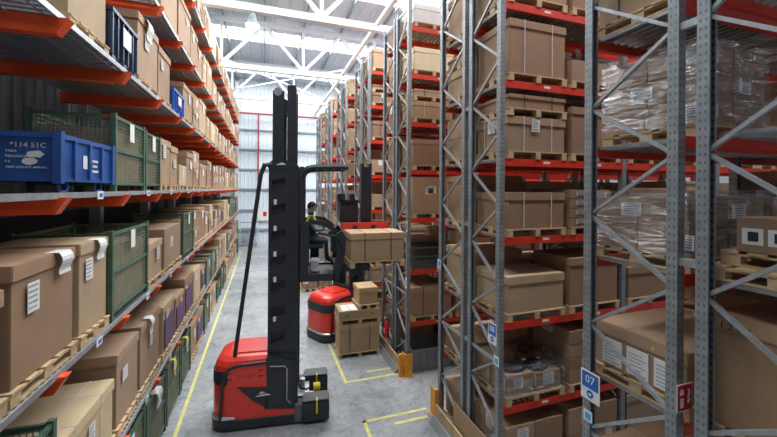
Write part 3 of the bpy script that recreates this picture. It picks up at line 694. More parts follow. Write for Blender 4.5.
for ri, (y, dep, g) in enumerate(ROWDEF):
    r = random.Random(300 + ri); yc = y + dep / 2; wy = round(dep + .02, 2)
    for s in range(NSLOT[ri]):
        for lev in range(8):
            z = .001 if lev == 0 else LV[lev - 1] + .001
            x0, x1 = SL[s]; kind, h = SPEC.get((ri, lev, s), (r.choice(['lid', 'lid', 'lidstrap', 'double', 'low', 'strap', 'many', 'flats']), r.choice((.6, .72, .85, .95))))
            near = ri < 5 and s < 2; w_ = where(ri, lev, s); xc = (x0 + x1) / 2; wx = round(x1 - x0, 2); ci = r.randrange(6); c = CARD[ci]
            if kind in ('double', 'many', 'flats') and h > .95: h = .95
            if kind == 'empty': continue
            if kind in ('wrap', 'wrap2', 'wrap3'):
                if kind == 'wrap3': x0 += .14; wrapped(x0, x1, yc, wy, z, h + .13, w_, near, 2, 3); continue
                if (ri, lev, s) == (2, 1, 0): openwrap(x0, x1, yc, wy, z, w_); continue
                wrapped(x0, x1, yc, wy, z, h + .13, w_, near, 2, 2); continue
            if kind == 'wire':
                t, inner = cage(xc, yc, z, wx, wy - .04, h, 0, 'dark wire basket cage, ' + w_, PG, near, mesh_mat=M_wire, frame_mat=M_wire); continue
            if kind == 'greycrate':
                crate(xc, yc, z, wx, wy - .04, h, 0, 'large grey lidless crate, ' + w_, M_greyp, PG); continue
            pallet(xc, yc, z, wx, wy, 0, 'wooden pallet, ' + w_, near, 'pallets on the pallet racks')
            z1 = z + .136; bx, by = round(wx - .03, 2), round(wy - .03, 2); jit = r.uniform(-.012, .012); fc = 'ws' if r.random() < .45 else ''
            if kind == 'double':
                hb = round(h * .62, 2); ht = round(h * .24, 2)
                carton(xc, yc, z1, bx, by, hb, jit, '%s lidded box under pallet, ' % COLW[ci] + w_, 'lidstrap', fc, c, near, PG)
                pallet(xc, yc, z1 + hb + .005, wx, wy, 0, 'upper wooden pallet between boxes, ' + w_, near, 'pallets on the pallet racks')
                carton(xc, yc, z1 + hb + .142, bx, by, ht, -jit, 'shallow lidded box on the upper pallet, ' + w_, 'lidblack', '', CARD[(ci + 2) % 6], near, PG)
            elif kind in ('many', 'flats'):
                nx = 2; nz = 2 if kind == 'many' else 4; bh = round(h / nz, 3)
                for i in range(nx):
                    for k in range(nz):
                        carton(x0 + .015 + bx / nx * (i + .5), yc + r.uniform(-.01, .01), z1 + bh * k + .001 * k, bx / nx - .012, by - .03, round(bh - .003, 3), 0,
                               '%s %s, tier %s, %s, %s' % (COLW[ci], 'flat carton' if nz == 4 else 'carton', ('one', 'two', 'three', 'four')[k], ('aisle-side', 'inner')[i], w_), 'plain', 'ws' if (i + k) % 2 and near else '', CARD[(ci + (i + k) % 2) % 6], near, PG)
            elif kind == 'trays':
                for k in range(4):
                    for i in range(2):
                        carton(x0 + .1 + .5 * i + .13, yc, z1 + .17 * k, .48, by, .165, 0, 'shallow carton, tier %s, %s, %s' % (('one', 'two', 'three', 'four')[k], ('aisle-side', 'inner')[i], w_), 'plain', 's', CARD[1], near, PG)
            elif kind == 'blockbox':
                pallet(xc, yc, z1, wx - .2, wy - .1, .03, 'second wooden pallet stacked on another, ' + w_, near, 'pallets on the pallet racks')
                t = carton(xc - .12, yc - .02, z1 + .136, .8, .7, .3, .03, 'small brown box with white labels, ' + w_, 'plain', '', CARD[1], near, PG)
                for u in (-.2, .08, .25):
                    a = add('paper_label', MB().box(-.404, -.4005, u - .08, u + .06, .07, .21).mesh('label', M_paper), t); a['label'] = 'white printed label'
                    add('print', MB().box(-.407, -.4042, u - .05, u + .02, .1, .18).mesh('print', M_tblack), a)
            elif kind == 'white':
                carton(xc, yc, z1, bx, by, h, 0, 'white lidded box, ' + w_, 'lid', '', (.80, .79, .76), near, PG)
            elif kind == 'cream':
                carton(xc, yc, z1, bx, by, h, 0, 'cream lidded box with a blue mark, ' + w_, 'lid', '', (.78, .68, .47), near, PG)
            elif kind == 'big':
                t = carton(xc, yc, z1, bx, by, h, 0, 'large brown box with print, ' + w_, 'lid', '', (.38, .235, .14), near, PG)
                for (a, b_, s_) in ((-.28, .9, '1 2 0 0'), (.1, .38, 'A 11'), (.1, .50, 'F 20')):
                    add('printed_marking', text_mesh(s_, .08, M_tblack, .001), t, loc=(-bx / 2 - .004, -a, b_), rot=(pi / 2, 0, -pi / 2))
            elif kind == 'flatlid':
                t = carton(xc, yc, z1, bx, by, h, 0, 'shallow lidded box with white papers, ' + w_, 'lid', '', (.40, .27, .17), near, PG)
                for q in range(3):
                    a = add('paper_label', MB().box(-bx / 2 - .002, -bx / 2 + .017, .40 - q * .3 - .24, .40 - q * .3, .05, .34).mesh('sheet', M_paper), t); a['label'] = 'white printed paper'
                    pr_ = MB()
                    for j in range(6): pr_.box(-bx / 2 - .004, -bx / 2 - .0021, .38 - q * .3 - .20 + .05 * (j % 2), .38 - q * .3, .08 + j * .04, .088 + j * .04)
                    add('print', pr_.mesh('print', M_ink), a)
                add('yellow_dot', MB().box(-bx / 2 - .003, -bx / 2 + .001, -.2, -.17, .42, .45).mesh('dot', M_yellow), t)
            elif kind == 'label2':
                carton(xc, yc, z1, bx, by, h, 0, 'tall plain tan box with two labels, ' + w_, 'plain', 'ss', CARD[2], near, PG)
            else:
                st = {'lid': 'lid', 'lidstrap': 'lidstrap', 'low': 'plain', 'strap': 'lidblack'}[kind]
                if kind == 'low': h = min(h, .45)
                carton(xc, yc, z1, bx, by, h, jit, '%s %s %s box, ' % ({'low': 'low', 'medium': 'mid-height', 'tall': 'tall'}[SIZEW(h)], COLW[ci], {'lid': 'lidded', 'lidstrap': 'white-strapped', 'plain': 'taped', 'lidblack': 'black-strapped'}[st]) + w_, st, fc, c, near, PG)

# --- signs, guards
def sign07(y, z, wd, hgt, lab, m1, txt, sub=True):
    """plate on the aisle side of an upright, facing the aisle (-X)"""
    t = thing('aisle_sign', lab, 'sign', (X0 - .056, y, z), group='signs on rack uprights')
    t.rotation_euler = (pi / 2, 0, -pi / 2)
    add('plate', MB().box(-wd / 2, wd / 2, -hgt / 2, hgt / 2, -.004, 0).mesh('plate', M_paper), t)
    if sub:
        f = add('blue_field', MB().box(-wd / 2 + .02, wd / 2 - .02, -hgt * .08, hgt / 2 - .02, 0, .003).mesh('field', m1), t)
        add('lettering', text_mesh(txt, hgt * .38, M_paper, .001), f, loc=(0, hgt * .2, .004))
        rg = MB().loft([[(a * cos(2 * pi * k / 20), -hgt * .27 + a * sin(2 * pi * k / 20), zz) for k in range(20)] for a, zz in ((hgt * .13, 0), (hgt * .13, .003))])
        d = add('round_symbol', rg.mesh('ring', m1), t)
        add('arrow', MB().prism([(-hgt * .07, -hgt * .25), (0, -hgt * .33), (hgt * .07, -hgt * .25)], 'z', .003, .005).mesh('arrow', M_paper), d)
    else:
        add('blue_field', MB().box(-wd * .3, wd * .3, -hgt * .3, hgt * .3, 0, .003).mesh('field', m1), t)
    return t
YU1 = GB[0] + OB + DB - .05; YU2 = GB[1] + .05
sign07(YU1 - .06, 2.73, .26, .35, 'white plate with blue field reading 07 and a small blue round symbol', M_signblue, '07')
sign07(YU1 - .03, 2.36, .12, .13, 'small white plate with cyan mark below the 07 sign', M_signcyan, '', False)
sign07(YU2 + .12, 2.62, .24, .36, 'white and blue numbered plate high on the second rack block upright', M_signblue, '08')
sign07(YU2 + .0, 2.2, .14, .16, 'small white plate with cyan mark below the numbered sign of second block', M_signcyan, '', False)
sign07(GB[1] + OB + DB - .02, 3.4, .15, .2, 'small white and blue plate on the back upright of the second block', M_signblue, '07')
sign07(GB[2] + .05, 2.5, .14, .3, 'small cyan plate on the front upright of the third rack block', M_signcyan, '', False)
sign07(GB[2] + .02, 4.05, .1, .3, 'tall narrow white and blue plate on the third rack block upright', M_signblue, '', False)
t = thing('hydrant_sign', 'red fire equipment sign with white pictograms fixed between the two closest rack rows', 'sign', (X0 + .02, GB[0] + OB - .03, 3.12), me=None)
t.rotation_euler = (pi / 2, 0, 0)
add('plate', MB().box(-.11, .11, -.13, .13, -.004, 0).mesh('plate', M_paper), t)
f = add('red_field', MB().box(-.098, .098, -.118, .118, 0, .003).mesh('field', M_signred), t)
add('pictogram', MB().prism([(-.07, -.09), (-.02, -.09), (-.02, .0), (-.07, .0)], 'z', .003, .005).mesh('p', M_paper), f)
add('pictogram', MB().prism([(-.07, .03), (-.02, .03), (-.02, .06), (-.035, .085), (-.055, .085), (-.07, .06)], 'z', .003, .005).mesh('p', M_paper), f)
add('pictogram', MB().prism([(.025, -.05), (.04, -.02), (.03, .01), (.05, .04), (.035, .085), (.065, .07), (.07, .03), (.05, .0), (.07, -.03), (.05, -.06)], 'z', .003, .005).mesh('p', M_paper), f)
def guard(y, lab):
    t = thing('upright_guard', lab, 'guard', (X0, y, 0), group='orange upright guards')
    add('shield', MB().prism([(-.14, -.12), (.08, -.12), (.08, -.10), (-.12, -.10), (-.12, .10), (-.14, .10)], 'z', 0, .62).mesh('shield', M_guard), t)
    add('base_plate', MB().box(-.17, .1, -.15, .12, 0, .012).mesh('base', M_guard), t)
guard(GB[2] + .0, 'orange upright guard on the front post of the third rack block')
guard(GB[1] + OB + DB + .08, 'orange upright guard on the back post of the second rack block')
g0 = thing('upright_guard', 'orange bollard guard at the end of the wooden kick plank', 'guard', (X0 - .22, GB[2] + .0, 0), group='orange upright guards')
add('shield', MB().prism([(-.05, -.05), (.05, -.05), (.05, .05), (-.05, .05)], 'z', 0, .6).mesh('shield', M_guard, .012), g0)
def barrier(y0, y1, which):
    t = thing('kick_plank', 'brown wooden kick plank on edge along the %s rack block' % which, 'plank', (0, 0, 0), group='kick planks')
    add('board', MB().box(X0 - .17, X0 - .13, y0, y1, .02, .36).mesh('board', M_wood, .004), t)
    k = (y0 + .3)
    while k < y1: add('bracket', MB().box(X0 - .13, X0 - .062, k, k + .06, 0, .3).mesh('br', M_galv), t); k += .9
    o = thing('floor_rail', 'grey angled steel guide rail on the floor along the %s rack block' % which, 'rail', me=MB().prism([(X0 - .33, 0), (X0 - .18, 0), (X0 - .18, .13), (X0 - .23, .13)], 'y', y0, y1).mesh('rail', M_greyp), group='guide rails')
barrier(GB[2] + .16, GB[2] + 2.25, 'third')
barrier(GB[1] + .1, GB[1] + 2.05, 'second')
# leaning brown board inside end of second block
o = thing('fibreboard_sheet', 'large plain brown board on edge against the second rack block end', 'board', me=MB().prism([(-.7, 0), (.7, 0), (.7, .76), (-.7, .76)], 'y', 0, .015).mesh('board', M_card), color=(.38, .25, .14))
o.location = (X0 - .08, GB[1] + .7, .015); o.rotation_euler = (0, 0, pi / 2)
bpy.context.view_layer.update()
# fire extinguisher on the third block
def extinguisher(x, y, z):
    t = thing('fire_extinguisher', 'red fire extinguisher hanging on the third rack block beside the wooden plank', 'fire extinguisher', (x, y, z))
    prof = [(.001, 0), (.07, .01), (.078, .04), (.078, .4), (.06, .46), (.03, .49), (.03, .52)]
    add('cylinder', MB().loft([[(r * cos(k * pi / 8), r * sin(k * pi / 8), zz) for k in range(16)] for r, zz in prof]).mesh('cyl', M_signred, smooth=True), t)
    add('valve', MB().box(-.02, .02, -.05, .05, .52, .56).box(-.015, .015, -.1, .02, .57, .585).mesh('valve', M_tblack), t)
    add('hose', MB().tube([(0, .05, .54), (-.06, .09, .48), (-.08, .09, .3), (-.08, .08, .12)], .012).mesh('hose', M_rubber), t)
    a = add('paper_label', MB().box(-.081, -.0785, -.045, .045, .14, .3).mesh('label', M_paper), t)
    add('bracket', MB().box(.075, .14, -.03, .03, .2, .26).mesh('br', M_galv), t)
extinguisher(X0 - .19, GB[2] + 1.26, .55)

# ------------------------------------------------------------------ floor goods
def stack():
    px, py = 2.79, 10.92; g = 'boxes stacked beside the marked bay'
    pallet(px, py, .001, 1.3, .86, -.03, 'bottom wooden pallet of the stack on the marked floor', True, 'pallets of the floor stack')
    carton(px, py, .137, 1.27, .84, .86, -.03, 'large black-strapped box at the bottom of the stack on the marked floor', 'lidblack', '', (.47, .33, .19), True, g)
    pallet(px, py, 1.003, 1.3, .86, -.03, 'middle wooden pallet between the large and the flat box of floor stack', True, 'pallets of the floor stack')
    t = carton(px, py, 1.139, 1.27, .84, .26, -.03, 'flat box with green marks in the middle of the floor stack', 'plain', '', (.44, .31, .18), True, g)
    for u in (-.4, .4): add('green_mark', MB().box(u - .05, u + .05, -.424, -.4212, .1, .16).mesh('mark', M_strapg), t)
    for q, (u, lab) in enumerate(((-.42, 'white paper sheet on the corner of the flat box'), (-.18, 'white paper sheet beside the small top box'))):
        thing('paper_sheet', lab, 'paper sheet', (px + u, py, 1.401), -.03, 'paper sheets on the floor stack', me=MB().box(-.11, .11, -.36, .2, 0, .004).mesh('paper', M_paper))
    pallet(px + .26, py, 1.402, .68, .8, .02, 'small wooden pallet under the top box of the floor stack', True, 'pallets of the floor stack')
    carton(px + .26, py, 1.54, .62, .72, .5, .02, 'small tan box on top of the floor stack', 'lid', '', (.52, .36, .2), True, g)
stack()
for i, (x, y) in enumerate(((2.15, 18.3), (2.95, 18.5))):
    lab = ('beside the aisle middle', 'nearer the red racks')[i]
    pallet(x, y, .001, .72, .9, .1, 'wooden pallet far down the aisle behind second red truck, ' + lab, True, 'far floor pallets')
    carton(x, y, .137, .68, .85, .55, .1, 'brown box on pallet far down the aisle, ' + lab, 'lidblack', 's', CARD[1], True, 'boxes far down the aisle')
# things against the back wall
t = thing('parts_trolley', 'small pale wire trolley standing before the back wall', 'trolley', (-1.2, 33.6, 0))
for sx in (-.7, .7):
    for sy in (-.3, .3): add('post', MB().box(sx - .03, sx + .03, sy - .03, sy + .03, 0, 2.1).mesh('post', M_white), t)
for z in (.2, .9, 1.5, 2.05): add('shelf', MB().box(-.73, .73, -.33, .33, z, z + .05).mesh('shelf', M_galv), t)
t = thing('white_panel_board', 'white notice board with a red mark on the back wall', 'board', (.1, 34.72, 2.6), me=None)
add('panel', MB().box(-.6, .6, -.02, .04, -.5, .6).mesh('panel', M_paper), t); add('red_mark', MB().box(-.15, .15, -.03, -.021, -.1, .3).mesh('mark', M_signred), t)

# ------------------------------------------------------------------ turret trucks
def hood_outline(z, inset, w=1.3, L=1.3, r=.34):
    pts = []; hw = w / 2 - inset; x0 = inset
    for (cx, cy, a0) in ((x0 + r, -hw + r, 270), (x0 + r, hw - r, 180)):
        for i in range(7):
            a = RAD(a0 - 15 * i); pts.append((cx + r * cos(a), cy + r * sin(a), z))
    pts.append((L, hw, z)); pts.append((L, -hw, z)); return pts
def truck(x, y, rot, lab, full=True):
    t = thing('turret_truck', lab, 'forklift truck', (x, y, 0), rot, 'red turret trucks')
    # chassis skirt
    add('skirt', MB().loft([hood_outline(z, i, L=1.85) for z, i in ((.03, .03), (.06, 0), (.24, -.005), (.27, .03))]).mesh('skirt', M_tblack), t)
    body = add('counterweight', MB().loft([hood_outline(z, i) for z, i in ((.25, .03), (.4, .02), (.9, .02), (1.2, .03), (1.34, .05), (1.43, .09), (1.49, .17), (1.52, .3))]).mesh('body', M_tred, smooth=False), t)
    add('hood_panel', MB().prism([(.45, -.38), (1.15, -.38), (1.15, .38), (.45, .38)], 'z', 1.52, 1.535).mesh('panel', M_tred, .006), body)
    for sy in (-1, 1):
        pr_ = MB(); yy0, yy1 = (-.662, -.60) if sy < 0 else (.60, .662)
        # red flank low strip, black flank tower and swoosh
        fl = add('flank', MB().prism([(.36, .26), (1.85, .26), (1.85, .40), (1.1, .44), (1.1, .5), (.62, .92), (1.14, .88), (1.14, 1.36), (.5, 1.36), (.36, 1.28)], 'y', min(yy0, yy1) + (.012 if sy < 0 else 0), max(yy0, yy1) - (.012 if sy > 0 else 0)).mesh('flank', M_tred), t)
        add('side_panel', MB().prism([(1.14, .86), (1.10, .42), (1.72, .36), (1.72, 1.36), (1.3, 1.5), (1.12, 1.5)], 'y', yy0, yy1).mesh('tower', M_tblack), t)
        add('swoosh', MB().prism([(.54, .93), (1.15, .88), (1.15, .43), (.86, .62), (.62, .86)], 'y', yy0, yy1).mesh('swoosh', M_tblack), t)
        band = MB(); P = [(.22, .28), (.25, .9), (.30, 1.22), (.40, 1.33), (.60, 1.375), (1.2, 1.40)]
        for p, q in zip(P, P[1:]): band.bar((p[0], sy * .645, p[1]), (q[0], sy * .645, q[1]), .05, .055, (0, 1, 0))
        add('black_band', band.mesh('band', M_tblack), t)
    tw = add('cross_housing', MB().box(1.12, 1.72, -.6, .6, .26, 1.5).mesh('housing', M_tblack, .02), t)
    add('hand_rail', MB().tube([(1.2, -.69, 1.32), (1.5, -.69, 1.3), (1.55, -.69, 1.24), (1.55, -.69, .6), (1.62, -.69, .5)], .012).mesh('rail', M_chain), t)
    tx = add('model_lettering', text_mesh('F A R B T', .085, M_tblack, .002), t, loc=(.72, -.652, 1.14), rot=(pi / 2, 0, 0))
    for (a, c) in ((.40, 1.22), (.40, 1.1), (1.02, 1.25), (1.02, 1.12)): add('slot', MB().box(a - .04, a + .04, -.656, -.64, c - .012, c + .012).mesh('slot', M_tblack), t)
    lg = MB()
    for i, (a, c, e) in enumerate(((.92, .70, .30), (.98, .755, .12), (1.05, .71, .14))): lg.prism([(a, c), (a + e, c + .01), (a + e, c + .02), (a + e * .5, c + .045), (a, c + .01)], 'y', -.668, -.661)
    add('emblem', lg.mesh('emblem', M_paper), t)
    arc = [p[:2] for p in hood_outline(0, .012)][:14]; inn = [p[:2] for p in hood_outline(0, .1)][:14]
    add('rear_vent', MB().prism(arc + inn[::-1], 'z', .98, 1.25).mesh('vent', M_tblack), t)
    add('bumper_strip', MB().loft([hood_outline(z, i, L=.5) for z, i in ((.27, -.015), (.31, -.01), (.33, .01))]).mesh('bumper', M_chain), t)
    # load arms
    for sy in ((-1, 1) if full else ()):
        a = add('load_arm', MB().box(1.7, 1.88, sy * .52 - .14, sy * .52 + .14, .06, .42).mesh('arm', M_tgrey, .01), t)
        a = add('wheel_housing', MB().box(1.86, 2.44, sy * .53 - .19, sy * .53 + .19, .06, .50).mesh('housing', M_tblack, .03), t)
        add('top_plate', MB().box(1.88, 2.42, sy * .53 - .17, sy * .53 + .17, .501, .52).mesh('plate', M_tgrey), a)
        add('yellow_mark', MB().box(2.16, 2.195, sy * .53 - .196, sy * .53 - .08, .24, .524).mesh('mark', M_yellow), a)
        add('wheel', MB().tube([(2.15, sy * .53 - .13, .15), (2.15, sy * .53 + .13, .15)], .149, 20).mesh('wheel', M_rubber), a)
    m_ = add('motor_block', MB().box(1.74, 2.0, -.3, .3, .18, .42).tube([(1.95, -.2, .35), (2.12, -.2, .35)], .09, 12).tube([(1.85, .1, .42), (1.85, .1, .6)], .06, 12).mesh('motor', M_chain), t)
    y_ = add('yellow_cap', MB().tube([(2.1, -.12, .50), (2.24, -.12, .50), (2.26, -.12, .50)], [.085, .085, .05], 12).mesh('cap', M_yellow, smooth=False), t)
    add('cable', MB().tube([(1.75, -.35, .9), (1.8, -.3, .6), (1.95, -.25, .52), (2.05, -.05, .48)], .02).mesh('cable', M_rubber), t)
    # mast
    mz = 5.55 if full else 3.4
    ym0, ym1 = -.50, .50
    def mast_plate(yy):
        b = MB(); X1, X2 = 1.13, 1.68
        b.box(X1, X1 + .06, yy - .02, yy + .02, 1.3, mz); b.box(X2 - .20, X2, yy - .02, yy + .02, 1.3, mz)
        z = 1.3
        hz = [z_ for z_ in (1.72, 2.27, 2.82, 3.37, 3.92, 4.47, 5.02) if z_ < mz - .3]
        for h_ in hz:
            # solid web up to a slanted hole
            n0 = len(b.v); b.prism([(X1 + .06, z), (X2 - .20, z), (X2 - .20, h_ + .1), (X1 + .06, h_)], 'y', yy - .018, yy + .018); z = h_ + .22
            b.prism([(X1 + .06, z - .001), (X2 - .2, z + .06), (X2 - .2, z + .07), (X1 + .06, z + .07)], 'y', yy - .018, yy + .018); z += .07
        b.box(X1 + .06, X2 - .2, yy - .018, yy + .018, z, mz)
        return b.mesh('side', M_tblack)
    add('mast_side', mast_plate(ym0), t); add('mast_side', MB().box(1.2, 1.7, ym1 - .02, ym1 + .02, 1.3, mz).mesh('side', M_tblack), t)
    add('dark_hole_backing', MB().box(1.15, 1.66, ym0 + .05, ym0 + .08, 1.3, mz - .05).mesh('web', M_tblack), t)  # backing plate added so the mast holes look dark, not see-through
    for sy in (ym0, ym1):
        add('mast_profile', MB().box(1.60, 1.76, sy - .05, sy + .05, .4, mz).mesh('profile', M_tblack, .006), t)
    for z in (1.45, 3.3, mz - .14): add('cross_member', MB().box(1.2, 1.3, ym0, ym1, z, z + .16).mesh('cross', M_tblack), t)
    add('mast_head', MB().prism([(1.12, mz - .06), (1.74, mz - .06), (1.74, mz + .02), (1.55, mz + .12), (1.2, mz + .12), (1.1, mz + .03)], 'y', ym0 - .03, ym1 + .03).mesh('head', M_tblack), t)
    if full:
        for sy in (-.36, .36):
            add('inner_mast', MB().box(1.50, 1.69, sy - .06, sy + .06, mz - .3, 7.34).mesh('inner', M_tblack, .005), t)
            add('inner_mast', MB().box(1.19, 1.43, sy - .05, sy + .05, mz - .3, 7.2).mesh('inner', M_tblack, .005), t)
            add('lift_chain', MB().box(1.665, 1.675, sy + .02, sy + .05, mz, 7.2).mesh('chain', M_chain), t)
        add('top_cross', MB().box(1.2, 1.64, -.36, .36, 6.78, 7.02).mesh('cross', M_tblack), t)
        add('pulley', MB().tube([(1.3, -.42, 7.18), (1.3, -.3, 7.18)], .09, 14).mesh('pulley', M_chain), t)
        add('emblem', MB().prism([(1.28, mz + .02), (1.5, mz + .03), (1.4, mz + .08)], 'y', ym0 - .036, ym0 - .031).mesh('emblem', M_paper), t)
        add('mast_stay', MB().tube([(1.2, -.50, mz + .03), (1.05, -.52, mz + .02), (.97, -.53, mz - .2), (.46, -.46, 1.5)], [.05, .055, .045, .042], 8).mesh('stay', M_tblack), t)
    # small white warning labels on the mast
    for z in ([4.72, 4.15, 3.6, 3.05, 2.2] if full else [2.2]): add('warning_label', MB().box(1.24, 1.3, ym0 - .024, ym0 - .0205, z, z + .11).mesh('lab', M_paper), t)
    if not full:
        add('overhead_guard', MB().box(1.2, 1.9, -.5, -.42, 2.7, 2.78).box(1.2, 1.9, .42, .5, 2.7, 2.78).box(1.84, 1.9, -.5, .5, 2.7, 2.78).mesh('guard', M_tblack), t)
        return t
    # cab
    f0 = 3.05; g1 = 5.54
    cb = add('cab', MB().box(1.80, 2.62, -.6, .6, f0, f0 + .12).mesh('floor', M_tblack, .01), t)
    for sy in (-1, 1):
        ys_ = sy * .60
        s = MB()
        def pan(pts): s.prism(pts, 'y', ys_ - .03, ys_ + .03)
        pan([(1.80, f0), (1.98, f0), (1.98, f0 + 1.30), (1.80, f0 + 1.30)])
        pan([(1.98, f0), (2.55, f0), (2.58, f0 + .16), (1.98, f0 + .16)])
        pan([(2.50, f0 + .0), (2.60, f0), (2.76, f0 + .55), (2.78, f0 + .95), (2.70, f0 + 1.10), (2.56, f0 + 1.02), (2.58, f0 + .5), (2.50, f0 + .16)])
        pan([(1.98, f0 + 1.26), (2.3, f0 + 1.20), (2.56, f0 + 1.04), (2.60, f0 + 1.10), (2.35, f0 + 1.30), (1.98, f0 + 1.36)])
        add('cab_side', s.mesh('side', M_tblack, .004), t)
    add('cab_rear_post', MB().box(1.78, 1.88, -.6, -.5, f0 + 1.25, g1).mesh('post', M_tblack), t)
    add('cab_rear_post', MB().box(1.78, 1.88, .5, .6, f0 + 1.25, g1).mesh('post', M_tblack), t)
    gd = MB()
    for sy in (-.56, .56):
        pts = [(1.80, sy, g1 - .26), (1.86, sy, g1 - .10), (1.95, sy, g1 - .03), (2.1, sy, g1), (2.7, sy, g1 + .02), (2.8, sy, g1 + .01)]
        gd.tube(pts, .062, 6)
    for q in range(5): gd.bar((1.95 + q * .2, -.56, g1 - .0), (1.95 + q * .2, .56, g1 - .0), .035, .03)
    gd.bar((2.8, -.58, g1 - .01), (2.8, .58, g1 - .01), .06, .06)
    add('overhead_guard', gd.mesh('guard', M_tblack), t)
    add('seat', MB().box(1.92, 2.3, -.1, .36, f0 + .62, f0 + .73).box(1.9, 1.99, -.1, .36, f0 + .73, f0 + 1.2).box(2.0, 2.2, .05, .2, f0 + .12, f0 + .62).mesh('seat', M_cloth, .02), t)
    cs = add('control_console', MB().box(2.45, 2.62, -.5, .5, f0 + .6, f0 + .98).box(2.4, 2.6, -.35, -.2, f0 + .98, f0 + 1.06).mesh('console', M_tblack, .02), t)
    add('joystick', MB().tube([(2.48, -.28, f0 + 1.04), (2.46, -.28, f0 + 1.2)], .02).mesh('stick', M_rubber), cs)
    add('hose_loop', MB().tube([(2.62, -.52, f0 + .2), (2.72, -.6, f0 + .55), (2.6, -.64, f0 + .95), (2.2, -.64, f0 + 1.05), (2.0, -.63, f0 + .9)], .022).mesh('hose', M_rubber), t)
    if full:
        add('document_pad', MB().box(2.4, 2.56, -.48, -.44, f0 + .62, f0 + .92).mesh('pad', M_paper), t)
        add('white_box', MB().box(2.02, 2.2, -.3, -.05, f0 + .13, f0 + .42).mesh('pad', M_paper, .02), t)
    return t
TX, TY, TR = -.955, 8.76, RAD(-7.6)
T1 = truck(TX, TY, TR, 'red and black turret truck with raised cab and load, in the middle of the aisle')
truck(1.62, 12.12, RAD(28), 'second red turret truck parked behind the stacked pallet of boxes', False)
# turret of truck one: reach table, auxiliary mast, swivel fork carriage facing the camera
def W(o, p): return o.matrix_world @ Vector(p)
bpy.context.view_layer.update()
def turret(t):
    z = 3.2; I = t.matrix_world.inverted()
    def L(x, y, z_): return tuple(I @ Vector((x, y, z_)))
    add('turret_table', MB().box(2.55, 3.35, -.45, .45, z, z + .16).mesh('table', M_tblack, .01), t)
    am = add('auxiliary_mast', MB().box(-.13, .13, -.1, .1, 3.36, 5.62).box(-.16, .16, -.14, -.1, 3.9, 4.1).mesh('mast', M_tblack, .01), t, loc=L(2.42, 8.72, 0)[:2] + (0,), rot=(0, 0, -t.rotation_euler.z))
    add('top_fork', MB().box(-.13, -.07, -.1, .1, 5.62, 5.70).box(.07, .13, -.1, .1, 5.62, 5.70).mesh('tf', M_tblack), am)
    hd = MB(); hd.box(1.75, 2.2, 8.55, 8.85, 4.25, 4.72).box(1.98, 2.1, 8.5, 8.8, 4.7, 4.95).box(1.68, 1.86, 8.5, 8.75, 4.78, 4.95).box(1.7, 2.22, 8.5, 8.8, 4.72, 4.80)
    b = MB(); b.v = [L(*v) for v in hd.v]; b.f = hd.f
    add('turret_head', b.mesh('head', M_tblack, .02), t)
    rd = MB().box(1.72, 2.9, 8.30, 8.36, 4.12, 4.26).box(1.72, 2.9, 8.30, 8.36, 3.40, 3.52).box(1.80, 1.86, 8.30, 8.36, 3.5, 4.12).box(2.7, 2.76, 8.30, 8.36, 3.5, 4.12)
    b = MB(); b.v = [L(*v) for v in rd.v]; b.f = rd.f; add('fork_carriage', b.mesh('carriage', M_tred), t)
    for x in (2.05, 2.5):
        fk = MB().box(x - .05, x + .05, 7.45, 8.30, 3.44, 3.475).box(x - .05, x + .05, 8.26, 8.30, 3.44, 4.2)
        b = MB(); b.v = [L(*v) for v in fk.v]; b.f = fk.f; add('fork', b.mesh('fork', M_tblack), t)
    lk = MB().box(2.2, 2.5, 8.36, 8.62, 3.4, 4.2); b = MB(); b.v = [L(*v) for v in lk.v]; b.f = lk.f; add('swivel_link', b.mesh('link', M_tblack, .01), t)
turret(T1)
pallet(2.36, 7.80, 3.382, 1.24, .85, RAD(-2), 'wooden pallet carried on the forks of the raised truck', True, None)
t = carton(2.36, 7.80, 3.518, 1.22, .84, .60, RAD(-2), 'tan box with black straps carried on the raised forks beside the driver cab', 'lidblack', '', (.43, .28, .165), True)

